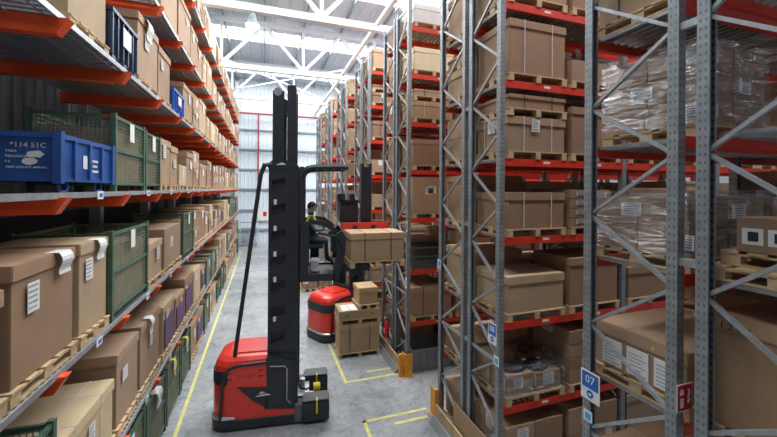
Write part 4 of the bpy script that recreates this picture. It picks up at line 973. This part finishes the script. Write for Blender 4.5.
# ------------------------------------------------------------------ driver
def skin_body(name, joints, edges, radii, m, parent, sub=2, root=0):
    me = bpy.data.meshes.new(name); me.from_pydata(joints, edges, []); me.materials.append(m)
    o = add(name, me, parent); sk = o.modifiers.new('skin', 'SKIN'); sk.use_smooth_shade = True
    for i, r in enumerate(radii): me.skin_vertices[0].data[i].radius = (r, r)
    me.skin_vertices[0].data[root].use_root = True
    s = o.modifiers.new('sub', 'SUBSURF'); s.levels = sub; s.render_levels = sub; return o
def driver(t):
    f = 3.33; I = t.matrix_world
    base = I @ Vector((2.02, .12, f)); p = thing('person', 'person in a yellow hi-vis vest sitting in the raised truck cab', 'person', tuple(base), t.rotation_euler.z)
    # local: x forward, y left, z up, seat height .45
    J = [(0, 0, .56), (0, 0, .76), (0, 0, 1.0), (.01, 0, 1.12), (.01, 0, 1.2),
         (0, -.19, 1.02), (.1, -.24, .78), (.31, -.24, .80), (0, .19, 1.02), (.1, .24, .78), (.31, .24, .80),
         (.02, -.1, .53), (.36, -.13, .50), (.36, -.13, .1), (.47, -.13, .04), (.02, .1, .53), (.36, .13, .50), (.36, .13, .1), (.47, .13, .04)]
    E_ = [(0, 1), (1, 2), (2, 3), (3, 4), (2, 5), (5, 6), (6, 7), (2, 8), (8, 9), (9, 10), (0, 11), (11, 12), (12, 13), (13, 14), (0, 15), (15, 16), (16, 17), (17, 18)]
    Rr = [.15, .14, .15, .06, .05, .07, .05, .035, .07, .05, .035, .09, .065, .045, .04, .09, .065, .045, .04]
    skin_body('body', J, E_, Rr, M_cloth, p)
    V = [(0, 0, .66), (0, 0, .8), (0, 0, 1.0), (0, -.15, 1.06), (0, .15, 1.06), (.0, 0, 1.09)]
    skin_body('hi_vis_vest', V, [(0, 1), (1, 2), (2, 3), (2, 4), (2, 5)], [.165, .165, .17, .085, .085, .07], M_vest, p)
    for sy in (-1, 1):
        skin_body('sleeve', [(0, sy * .19, 1.02), (.1, sy * .24, .78), (.29, sy * .24, .80)], [(0, 1), (1, 2)], [.078, .06, .045], M_sleeve, p)
        h0 = (.33, sy * .24, .80); J2 = [(.30, sy * .24, .80), (.35, sy * .24, .80), (.385, sy * .24, .80)]; E2 = [(0, 1), (1, 2)]; R2 = [.026, .03, .024]
        for q, (dy, ln) in enumerate(((-.03, .05), (-.01, .058), (.01, .055), (.03, .042))):
            n_ = len(J2); J2 += [(.40, sy * .24 + dy, .80), (.40 + ln * .6, sy * .24 + dy, .79), (.40 + ln * .7, sy * .24 + dy, .765)]; E2 += [(2, n_), (n_, n_ + 1), (n_ + 1, n_ + 2)]; R2 += [.010, .009, .008]
        n_ = len(J2); J2 += [(.36, sy * .24 - sy * .04, .79), (.385, sy * .24 - sy * .05, .775)]; E2 += [(1, n_), (n_, n_ + 1)]; R2 += [.011, .009]
        skin_body('hand', J2, E2, R2, M_skin, p, 1)
    # head turned a little down and forwards
    hd = add('head', None, p, loc=(.02, 0, 1.29), rot=(0, RAD(14), RAD(-8)))
    def ell(cx, cz, rx, ry, rz_, nseg=20, nr=14, f=None, zlo=-1, zhi=1):
        R_ = []
        for i in range(nr + 1):
            ph = -pi / 2 + pi * i / nr; zz = sin(ph)
            if zz < zlo or zz > zhi: continue
            ring = []
            for k in range(nseg):
                a = 2 * pi * k / nseg; x_ = cos(ph) * cos(a); y_ = cos(ph) * sin(a)
                px, py, pz = cx + rx * x_, ry * y_, cz + rz_ * zz
                if f: px, py, pz = f(px, py, pz)
                ring.append((px, py, pz))
            R_.append(ring)
        return R_
    def face(px, py, pz):
        k = 1.0
        if pz < -.03: k = 1 - (-.03 - pz) * 2.2
        px2, py2 = px * (1 if px > 0 else k), py * k
        if px > .07 and abs(py) < .03 and -.035 < pz < .02: px2 += .018 * (1 - abs(py) / .03)
        if px > .06 and .01 < pz < .035 and abs(py) > .015: px2 -= .006
        return px2, py2, pz
    add('face', MB().loft(ell(0, 0, .1, .078, .125, 24, 20, face)).mesh('face', M_skin, smooth=True), hd)
    add('neck', MB().tube([(-.02, 0, -.18), (-.01, 0, -.06)], [.056, .052], 12).mesh('neck', M_skin, smooth=True), hd)
    def hr(px, py, pz):
        if px > .02: pz = max(pz, .055 + (px - .02) * .2)
        return px, py, pz
    add('hair', MB().loft(ell(-.012, .02, .108, .088, .122, 24, 16, hr, -.45)).mesh('hair', M_hair, smooth=True), hd)
    for sy in (-1, 1):
        add('ear', MB().loft(ell(0, 0, .018, .01, .03, 8, 6)).mesh('ear', M_skin, smooth=True), hd, loc=(-.005, sy * .082, 0))
        add('eye', MB().loft(ell(0, 0, .008, .012, .007, 8, 6)).mesh('eye', M_hair, smooth=True), hd, loc=(.088, sy * .03, .022))
    m_ = MB().loft(ell(.012, -.055, .094, .07, .045, 16, 8)).mesh('mask', M_mask, smooth=True); add('face_mask', m_, hd)
driver(T1)

# ------------------------------------------------------------------ boxes too small or too hidden to be single things
DROP = set("-49_526_67 -49_533_205 -49_606_32 -49_76_32 -50_505_67 -50_554_205 111_110_194 111_110_201 111_133_141 111_133_3 111_214_172 111_214_177 111_214_182 111_270_194 111_270_202 111_270_3 111_293_194 111_293_197 111_293_201 111_293_205 111_350_115 111_350_119 111_350_123 111_350_128 111_350_88 111_350_94 111_373_115 111_373_123 111_373_194 111_373_203 111_430_88 111_430_91 111_430_94 111_430_97 111_453_194 111_453_200 111_453_31 111_453_34 111_453_37 111_453_40 111_56_141 111_56_168 111_56_175 111_57_144 111_57_147 111_57_150 117_110_191 117_133_0 117_133_112 117_133_115 117_133_138 117_133_179 117_133_182 117_133_191 117_133_194 117_133_57 117_191_194 117_191_88 117_214_115 117_214_138 117_214_141 117_214_194 117_214_28 117_214_88 117_270_0 117_270_112 117_270_115 117_270_138 117_270_141 117_270_153 117_270_165 117_270_191 117_270_85 117_270_88 117_270_96 117_270_98 117_293_0 117_293_112 117_293_115 117_293_138 117_293_141 117_293_168 117_293_17 117_293_191 117_293_28 117_293_31 117_293_85 117_293_88 117_350_112 117_350_138 117_350_141 117_350_149 117_350_15 117_350_165 117_350_17 117_350_191 117_350_194 117_350_28 117_350_31 117_350_57 117_350_85 117_373_0 117_373_112 117_373_138 117_373_141 117_373_165 117_373_168 117_373_191 117_373_28 117_373_3 117_373_31 117_373_40 117_373_43 117_373_57 117_373_60 117_373_85 117_373_88 117_373_96 117_373_98 117_430_0 117_430_112 117_430_115 117_430_122 117_430_125 117_430_138 117_430_141 117_430_150 117_430_153 117_430_165 117_430_168 117_430_191 117_430_206 117_430_208 117_430_28 117_430_3 117_430_31 117_430_57 117_430_85 117_453_0 117_453_112 117_453_115 117_453_138 117_453_141 117_453_165 117_453_168 117_453_178 117_453_181 117_453_191 117_453_28 117_453_3 117_453_57 117_453_60 117_453_85 117_453_88 117_57_0 117_57_165 117_57_191 117_57_194 117_57_206 117_57_208 117_57_28 117_57_3 123_110_194 123_110_201 123_133_141 123_133_3 123_191_141 123_214_168 123_214_172 123_214_177 123_214_182 123_270_194 123_270_202 123_270_3 123_293_194 123_293_197 123_293_201 123_293_205 123_350_115 123_350_119 123_350_123 123_350_128 123_350_168 123_350_175 123_350_88 123_350_94 123_373_115 123_373_123 123_373_194 123_373_203 123_430_88 123_430_91 123_430_94 123_430_97 123_453_194 123_453_200 123_453_31 123_453_34 123_453_37 123_453_40 123_56_141 123_56_168 123_57_144 123_57_147 123_57_150 123_57_175 123_57_31 140_110_31 140_191_141 140_191_146 140_191_151 140_191_155 140_270_141 140_270_145 140_270_148 140_270_152 140_270_194 140_270_200 140_270_3 140_270_88 140_270_92 140_270_95 140_270_99 140_293_10 140_293_168 140_293_171 140_293_175 140_293_178 140_293_3 140_350_141 140_350_147 140_350_168 140_350_171 140_350_175 140_350_178 140_350_194 140_350_200 140_373_12 140_373_17 140_373_3 140_373_8 140_373_88 140_373_95 140_430_141 140_430_145 140_430_148 140_430_152 140_430_31 140_430_35 140_430_38 140_430_42 140_57_151 140_57_60 146_110_168 146_110_191 146_110_194 146_110_28 146_110_85 146_133_0 146_133_112 146_133_115 146_133_125 146_133_128 146_133_138 146_133_141 146_133_168 146_133_191 146_133_194 146_133_28 146_133_3 146_191_0 146_191_112 146_191_115 146_191_138 146_191_165 146_191_168 146_191_191 146_191_194 146_191_201 146_191_204 146_191_28 146_191_3 146_191_31 146_191_85 146_191_88 146_214_112 146_214_115 146_214_127 146_214_129 146_214_138 146_214_141 146_214_165 146_214_168 146_214_179 146_214_182 146_214_191 146_214_194 146_214_28 146_214_31 146_214_57 146_214_60 146_214_85 146_214_88 146_270_0 146_270_112 146_270_115 146_270_127 146_270_129 146_270_165 146_270_168 146_270_191 146_270_85 146_293_0 146_293_112 146_293_115 146_293_138 146_293_141 146_293_152 146_293_155 146_293_165 146_293_191 146_293_194 146_293_28 146_293_31 146_293_57 146_293_85 146_293_88 146_350_0 146_350_112 146_350_115 146_350_124 146_350_127 146_350_138 146_350_15 146_350_165 146_350_17 146_350_191 146_350_28 146_350_3 146_350_31 146_350_57 146_350_85 146_373_0 146_373_112 146_373_115 146_373_138 146_373_141 146_373_165 146_373_168 146_373_191 146_373_194 146_373_28 146_373_31 146_373_57 146_373_60 146_373_85 146_430_0 146_430_102 146_430_112 146_430_115 146_430_138 146_430_165 146_430_168 146_430_191 146_430_194 146_430_28 146_430_3 146_430_57 146_430_60 146_430_85 146_430_88 146_430_99 146_57_0 146_57_165 146_57_168 146_57_191 146_57_194 146_57_28 146_57_3 146_57_31 146_57_42 146_57_45 146_57_57 152_110_31 152_191_141 152_191_146 152_191_151 152_191_155 152_270_141 152_270_145 152_270_148 152_270_152 152_270_194 152_270_200 152_270_3 152_270_88 152_270_92 152_270_95 152_270_99 152_293_10 152_293_168 152_293_171 152_293_175 152_293_178 152_293_3 152_350_141 152_350_147 152_350_168 152_350_171 152_350_175 152_350_178 152_350_194 152_350_200 152_350_88 152_350_97 152_373_12 152_373_17 152_373_3 152_373_8 152_373_88 152_373_95 152_430_141 152_430_145 152_430_148 152_430_152 152_430_31 152_430_35 152_430_38 152_430_42 152_56_115 152_57_123 152_57_141 152_57_151 152_57_60 166_110_141 166_110_148 166_191_115 166_191_118 166_191_121 166_191_124 166_191_141 166_191_145 166_191_148 166_191_152 166_214_102 166_214_115 166_214_123 166_214_88 166_214_93 166_214_98 166_293_11 166_293_115 166_293_119 166_293_124 166_293_129 166_293_3 166_293_60 166_293_68 166_350_115 166_350_121 166_350_194 166_350_202 166_350_60 166_350_69 166_373_60 166_373_64 166_373_68 166_373_72 166_430_115 166_430_122 166_430_194 166_430_197 166_430_201 166_430_205 172_110_0 172_110_115 172_110_138 172_110_165 172_110_168 172_110_191 172_110_194 172_110_28 172_110_31 172_110_85 172_133_0 172_133_115 172_133_127 172_133_129 172_133_138 172_133_141 172_133_153 172_133_156 172_133_165 172_133_168 172_133_191 172_133_194 172_133_28 172_133_3 172_133_39 172_133_57 172_133_85 172_191_0 172_191_112 172_191_13 172_191_138 172_191_16 172_191_165 172_191_168 172_191_191 172_191_194 172_191_28 172_191_3 172_191_31 172_191_85 172_191_88 172_214_0 172_214_112 172_214_138 172_214_141 172_214_150 172_214_153 172_214_165 172_214_168 172_214_191 172_214_194 172_214_28 172_214_3 172_214_31 172_214_57 172_214_60 172_214_85 172_270_0 172_270_112 172_270_115 172_270_138 172_270_141 172_270_165 172_270_168 172_270_191 172_270_194 172_270_28 172_270_3 172_270_31 172_270_39 172_270_41 172_270_57 172_270_60 172_270_85 172_270_88 172_293_0 172_293_112 172_293_138 172_293_141 172_293_165 172_293_168 172_293_191 172_293_194 172_293_28 172_293_31 172_293_57 172_293_85 172_293_88 172_350_0 172_350_100 172_350_112 172_350_138 172_350_141 172_350_165 172_350_168 172_350_191 172_350_28 172_350_3 172_350_31 172_350_57 172_350_85 172_350_88 172_350_97 172_373_0 172_373_112 172_373_115 172_373_138 172_373_141 172_373_165 172_373_168 172_373_177 172_373_179 172_373_191 172_373_194 172_373_28 172_373_3 172_373_31 172_373_57 172_373_85 172_373_88 172_430_0 172_430_112 172_430_138 172_430_141 172_430_150 172_430_153 172_430_165 172_430_168 172_430_191 172_430_28 172_430_3 172_430_31 172_430_42 172_430_45 172_430_57 172_430_60 172_430_85 172_430_88 178_110_12 178_110_141 178_110_148 178_110_3 178_110_60 178_110_68 178_133_101 178_133_88 178_133_92 178_133_97 178_191_115 178_191_118 178_191_121 178_191_124 178_191_141 178_191_145 178_191_148 178_191_152 178_214_102 178_214_115 178_214_123 178_214_88 178_214_93 178_214_98 178_293_11 178_293_115 178_293_119 178_293_124 178_293_129 178_293_3 178_293_60 178_293_68 178_350_115 178_350_121 178_350_194 178_350_202 178_350_60 178_350_69 178_373_60 178_373_64 178_373_68 178_373_72 178_430_115 178_430_122 178_430_194 178_430_197 178_430_201 178_430_205 196_110_168 196_110_171 196_110_175 196_110_178 196_110_194 196_110_198 196_110_202 196_110_207 196_133_44 196_214_194 196_214_197 196_214_200 196_214_203 196_214_88 196_214_98 196_270_115 196_270_118 196_270_121 196_270_124 196_270_141 196_270_148 196_293_115 196_293_118 196_293_121 196_293_124 196_350_115 196_350_122 196_350_31 196_350_38 196_350_60 196_350_63 196_350_67 196_350_70 202_110_0 202_110_115 202_110_138 202_110_165 202_110_191 202_110_28 202_110_3 202_110_31 202_110_57 202_110_60 202_110_85 202_133_0 202_133_112 202_133_115 202_133_138 202_133_141 202_133_150 202_133_153 202_133_165 202_133_168 202_133_191 202_133_194 202_133_204 202_133_207 202_133_28 202_133_3 202_133_57 202_133_60 202_133_85 202_133_88 202_191_0 202_191_112 202_191_115 202_191_138 202_191_141 202_191_165 202_191_168 202_191_191 202_191_194 202_191_28 202_191_3 202_191_31 202_191_39 202_191_41 202_191_57 202_191_60 202_191_85 202_191_88 202_214_0 202_214_112 202_214_115 202_214_138 202_214_141 202_214_165 202_214_168 202_214_191 202_214_28 202_214_3 202_214_31 202_214_57 202_214_60 202_214_85 202_270_0 202_270_112 202_270_138 202_270_165 202_270_168 202_270_191 202_270_194 202_270_28 202_270_3 202_270_31 202_270_57 202_270_60 202_270_85 202_270_88 202_293_0 202_293_112 202_293_138 202_293_141 202_293_153 202_293_156 202_293_165 202_293_168 202_293_191 202_293_194 202_293_201 202_293_204 202_293_28 202_293_3 202_293_31 202_293_57 202_293_60 202_293_85 202_293_88 202_350_0 202_350_112 202_350_138 202_350_141 202_350_165 202_350_168 202_350_191 202_350_194 202_350_28 202_350_3 202_350_57 202_350_85 202_350_88 208_110_101 208_110_168 208_110_171 208_110_175 208_110_178 208_110_194 208_110_198 208_110_202 208_110_207 208_110_88 208_110_92 208_110_97 208_133_44 208_214_194 208_214_197 208_214_200 208_214_203 208_214_88 208_214_98 208_270_115 208_270_118 208_270_121 208_270_124 208_270_141 208_270_148 208_293_115 208_293_118 208_293_121 208_293_124 208_350_115 208_350_122 208_350_31 208_350_38 208_350_60 208_350_63 208_350_67 208_350_70 222_110_168 222_110_172 222_110_177 222_110_182 222_133_115 222_133_121 222_133_168 222_133_175 222_191_115 222_191_118 222_191_121 222_191_124 222_191_141 222_191_144 222_191_147 222_191_150 222_191_3 222_191_9 222_214_141 222_214_147 222_214_168 222_214_177 222_214_194 222_214_198 222_214_202 222_214_207 222_270_31 222_270_38 222_270_60 222_270_64 222_270_68 222_270_72 222_293_60 222_293_69 222_350_141 222_350_147 222_350_194 222_350_198 222_350_202 222_350_207 222_350_31 222_350_34 222_350_37 222_350_40 222_350_60 222_350_69 228_110_0 228_110_115 228_110_15 228_110_165 228_110_17 228_110_191 228_110_194 228_110_28 228_110_3 228_110_31 228_110_39 228_110_41 228_110_57 228_110_60 228_110_85 228_110_88 228_133_0 228_133_112 228_133_138 228_133_141 228_133_165 228_133_191 228_133_194 228_133_28 228_133_3 228_133_31 228_133_57 228_133_60 228_133_85 228_133_88 228_191_0 228_191_100 228_191_112 228_191_138 228_191_165 228_191_168 228_191_191 228_191_194 228_191_28 228_191_31 228_191_57 228_191_60 228_191_85 228_191_88 228_191_97 228_214_0 228_214_112 228_214_115 228_214_138 228_214_165 228_214_191 228_214_28 228_214_3 228_214_31 228_214_57 228_214_60 228_214_85 228_214_88 228_214_96 228_214_98 228_270_0 228_270_112 228_270_115 228_270_13 228_270_138 228_270_141 228_270_16 228_270_165 228_270_168 228_270_191 228_270_194 228_270_28 228_270_3 228_270_57 228_270_85 228_270_88 228_293_0 228_293_112 228_293_115 228_293_124 228_293_127 228_293_138 228_293_141 228_293_165 228_293_168 228_293_191 228_293_194 228_293_28 228_293_3 228_293_31 228_293_57 228_293_85 228_293_88 228_350_0 228_350_112 228_350_115 228_350_12 228_350_138 228_350_15 228_350_165 228_350_168 228_350_191 228_350_28 228_350_3 228_350_57 228_350_85 228_350_88 234_110_168 234_110_172 234_110_177 234_110_182 234_133_115 234_133_121 234_133_168 234_133_175 234_191_115 234_191_118 234_191_121 234_191_124 234_191_141 234_191_144 234_191_147 234_191_150 234_191_3 234_191_9 234_214_141 234_214_147 234_214_168 234_214_177 234_214_194 234_214_198 234_214_202 234_214_207 234_270_31 234_270_38 234_270_60 234_270_64 234_270_68 234_270_72 234_293_60 234_293_69 234_350_141 234_350_147 234_350_194 234_350_198 234_350_202 234_350_207 234_350_31 234_350_34 234_350_37 234_350_40 234_350_60 234_350_69 252_110_10 252_110_115 252_110_119 252_110_124 252_110_129 252_110_14 252_110_194 252_110_203 252_110_3 252_110_6 252_191_141 252_191_148 252_191_3 252_191_31 252_191_40 252_191_9 252_270_60 252_270_67 252_270_88 252_270_98 258_110_0 258_110_102 258_110_138 258_110_141 258_110_149 258_110_151 258_110_165 258_110_168 258_110_191 258_110_28 258_110_31 258_110_57 258_110_60 258_110_85 258_110_88 258_110_99 258_191_0 258_191_112 258_191_115 258_191_138 258_191_165 258_191_168 258_191_191 258_191_194 258_191_28 258_191_57 258_191_60 258_191_69 258_191_71 258_191_85 258_191_88 258_270_0 258_270_112 258_270_115 258_270_138 258_270_141 258_270_150 258_270_153 258_270_165 258_270_168 258_270_191 258_270_194 258_270_28 258_270_3 258_270_31 258_270_57 258_270_85 264_110_10 264_110_115 264_110_119 264_110_124 264_110_129 264_110_14 264_110_194 264_110_203 264_110_3 264_110_6 264_191_141 264_191_148 264_191_3 264_191_31 264_191_40 264_191_9 264_270_60 264_270_67 264_270_88 264_270_98 278_110_168 278_110_171 278_110_174 278_110_177 278_191_102 278_191_31 278_191_35 278_191_40 278_191_44 278_191_88 278_191_93 278_191_98 284_110_0 284_110_112 284_110_115 284_110_138 284_110_141 284_110_149 284_110_151 284_110_165 284_110_191 284_110_194 284_110_28 284_110_3 284_110_31 284_110_57 284_110_60 284_110_85 284_110_88 284_191_0 284_191_112 284_191_115 284_191_138 284_191_141 284_191_15 284_191_165 284_191_168 284_191_17 284_191_191 284_191_194 284_191_206 284_191_208 284_191_28 284_191_3 284_191_57 284_191_60 284_191_85 284_270_0 284_270_112 284_270_115 284_270_138 284_270_141 284_270_165 284_270_168 284_270_191 284_270_194 284_270_28 284_270_3 284_270_31 284_270_57 284_270_60 284_270_85 284_270_88 290_110_168 290_110_171 290_110_174 290_110_177 290_191_102 290_191_31 290_191_35 290_191_40 290_191_44 290_191_88 290_191_93 290_191_98 84_33_141 84_33_150 84_533_115 84_533_121 84_533_88 84_533_95 90_110_191 90_110_194 90_133_191 90_133_194 90_270_57 90_293_0 90_33_0 90_33_138 90_33_165 90_33_168 90_33_191 90_33_194 90_33_28 90_33_3 90_33_31 90_350_28 90_350_31 90_350_57 90_373_0 90_373_28 90_373_31 90_373_40 90_430_0 90_453_0 90_453_165 90_453_28 90_453_3 90_510_28 90_533_0 90_533_165 90_533_191 90_533_28 90_533_57 90_533_85 90_57_0 90_57_165 90_57_168 90_57_191 90_57_194 90_57_3 96_133_115 96_214_88 96_214_92 96_214_95 96_214_99 96_293_31 96_33_141 96_33_150 96_350_88 96_373_141 96_373_60 96_430_115 96_533_115 96_533_121 96_533_141 96_533_88 96_533_95 97_62_115".split())
MASS = set("-48_231_208 -48_375_208 -48_429_173 -48_455_173 -48_482_208 -48_482_217 -48_507_138 -48_545_68 -48_583_103 -48_583_113 -48_602_138 -48_602_147 -49_533_208 -49_548_173 -49_551_33 -49_571_173 -49_571_182 -49_573_208 -49_593_208 -50_418_208 -50_462_10 -50_462_3 -50_475_33 -50_486_3 -50_554_208 -50_559_138 -50_585_10 -50_585_3 -50_597_173 -50_597_183 -50_611_68 -50_623_173 111_133_10 111_133_14 111_133_147 111_133_6 111_133_60 111_191_145 111_191_148 111_191_152 111_214_168 111_270_10 111_350_168 111_350_175 111_350_60 111_51_88 111_56_31 111_57_37 111_62_88 117_133_168 117_191_115 117_191_168 117_191_3 117_214_31 117_270_156 117_270_168 117_270_43 117_293_3 117_350_151 117_350_3 117_430_194 117_430_60 119_110_88 119_110_92 119_110_95 122_51_88 122_51_94 122_62_88 123_110_31 123_110_36 123_110_41 123_133_10 123_133_14 123_133_147 123_133_6 123_133_60 123_191_145 123_191_148 123_191_152 123_270_10 123_350_60 123_57_37 140_110_37 140_110_88 140_110_92 140_110_95 140_191_60 140_270_11 140_270_16 140_270_7 140_350_88 140_350_97 140_56_141 140_57_67 146_110_115 146_110_141 146_133_31 146_270_31 146_293_60 146_350_60 152_110_37 152_110_88 152_110_92 152_110_95 152_270_11 152_270_16 152_270_7 152_57_67 166_110_12 166_110_3 166_110_60 166_110_68 166_133_101 166_133_88 166_133_92 166_133_97 172_110_88 172_133_31 172_133_41 172_133_60 196_110_88 196_110_92 196_133_31 196_133_35 196_133_40 202_110_141 208_133_31 208_133_35 208_133_40 84_293_31 84_293_38 84_350_60 84_350_69 84_350_88 84_350_91 84_350_94 84_373_141 84_373_148 84_373_60 84_373_63 84_373_66 84_373_69 84_430_121 84_533_141 84_533_144 84_533_147 84_533_150 84_533_60 90_270_60 90_293_3 90_373_115 90_373_168 90_373_194 90_373_3 90_373_43 90_430_100 90_430_3 90_430_31 90_453_115 90_453_168 90_453_31 90_453_88 90_510_151 90_510_204 90_510_31 90_510_43 90_533_168 90_533_194 90_533_3 90_533_31 96_110_3 96_133_123 96_214_115 96_214_119 96_214_124 96_270_3 96_293_38 96_350_60 96_350_69 96_350_91 96_350_94 96_350_97 96_373_148 96_373_63 96_373_66 96_373_69 96_430_121 96_430_168 96_430_172 96_430_176 96_430_180 96_533_144 96_533_147 96_533_150 96_533_60 96_62_88 97_62_120 97_62_126".split())
def key_of(o): return '%d_%d_%d' % (round(o.location.x * 20), round(o.location.y * 20), round(o.location.z * 20))
KIDS = {}
for o in list(bpy.data.objects):
    if o.parent: KIDS.setdefault(o.parent.name, []).append(o)
def tree(o):
    out = [o]
    for c in KIDS.get(o.name, ()): out += tree(c)
    return out
bpy.context.view_layer.update()
mv, mf = [], []
for o in [o for o in bpy.data.objects if o.parent is None and o.name.split('.')[0] in ('cardboard_box', 'wooden_pallet', 'cardboard_liner')]:
    k = key_of(o)
    if k in MASS or k in DROP:
        T_ = tree(o)
        if k in MASS and o.name.startswith('cardboard_box'):
            for q in T_:
                if q.type == 'MESH' and q.name.split('.')[0] in ('cardboard_box', 'lid'):
                    n0 = len(mv); mv += [tuple(q.matrix_world @ v.co) for v in q.data.vertices]; mf += [tuple(n0 + i for i in p.vertices) for p in q.data.polygons]
        for q in reversed(T_): bpy.data.objects.remove(q)
if mv:
    me = bpy.data.meshes.new('distant_boxes'); me.from_pydata(mv, [], mf); me.materials.append(M_card)
    o = thing('distant_boxes', 'mass of small half-hidden brown boxes far back in the racks', 'boxes', me=me, color=CARD[0], kind='stuff')
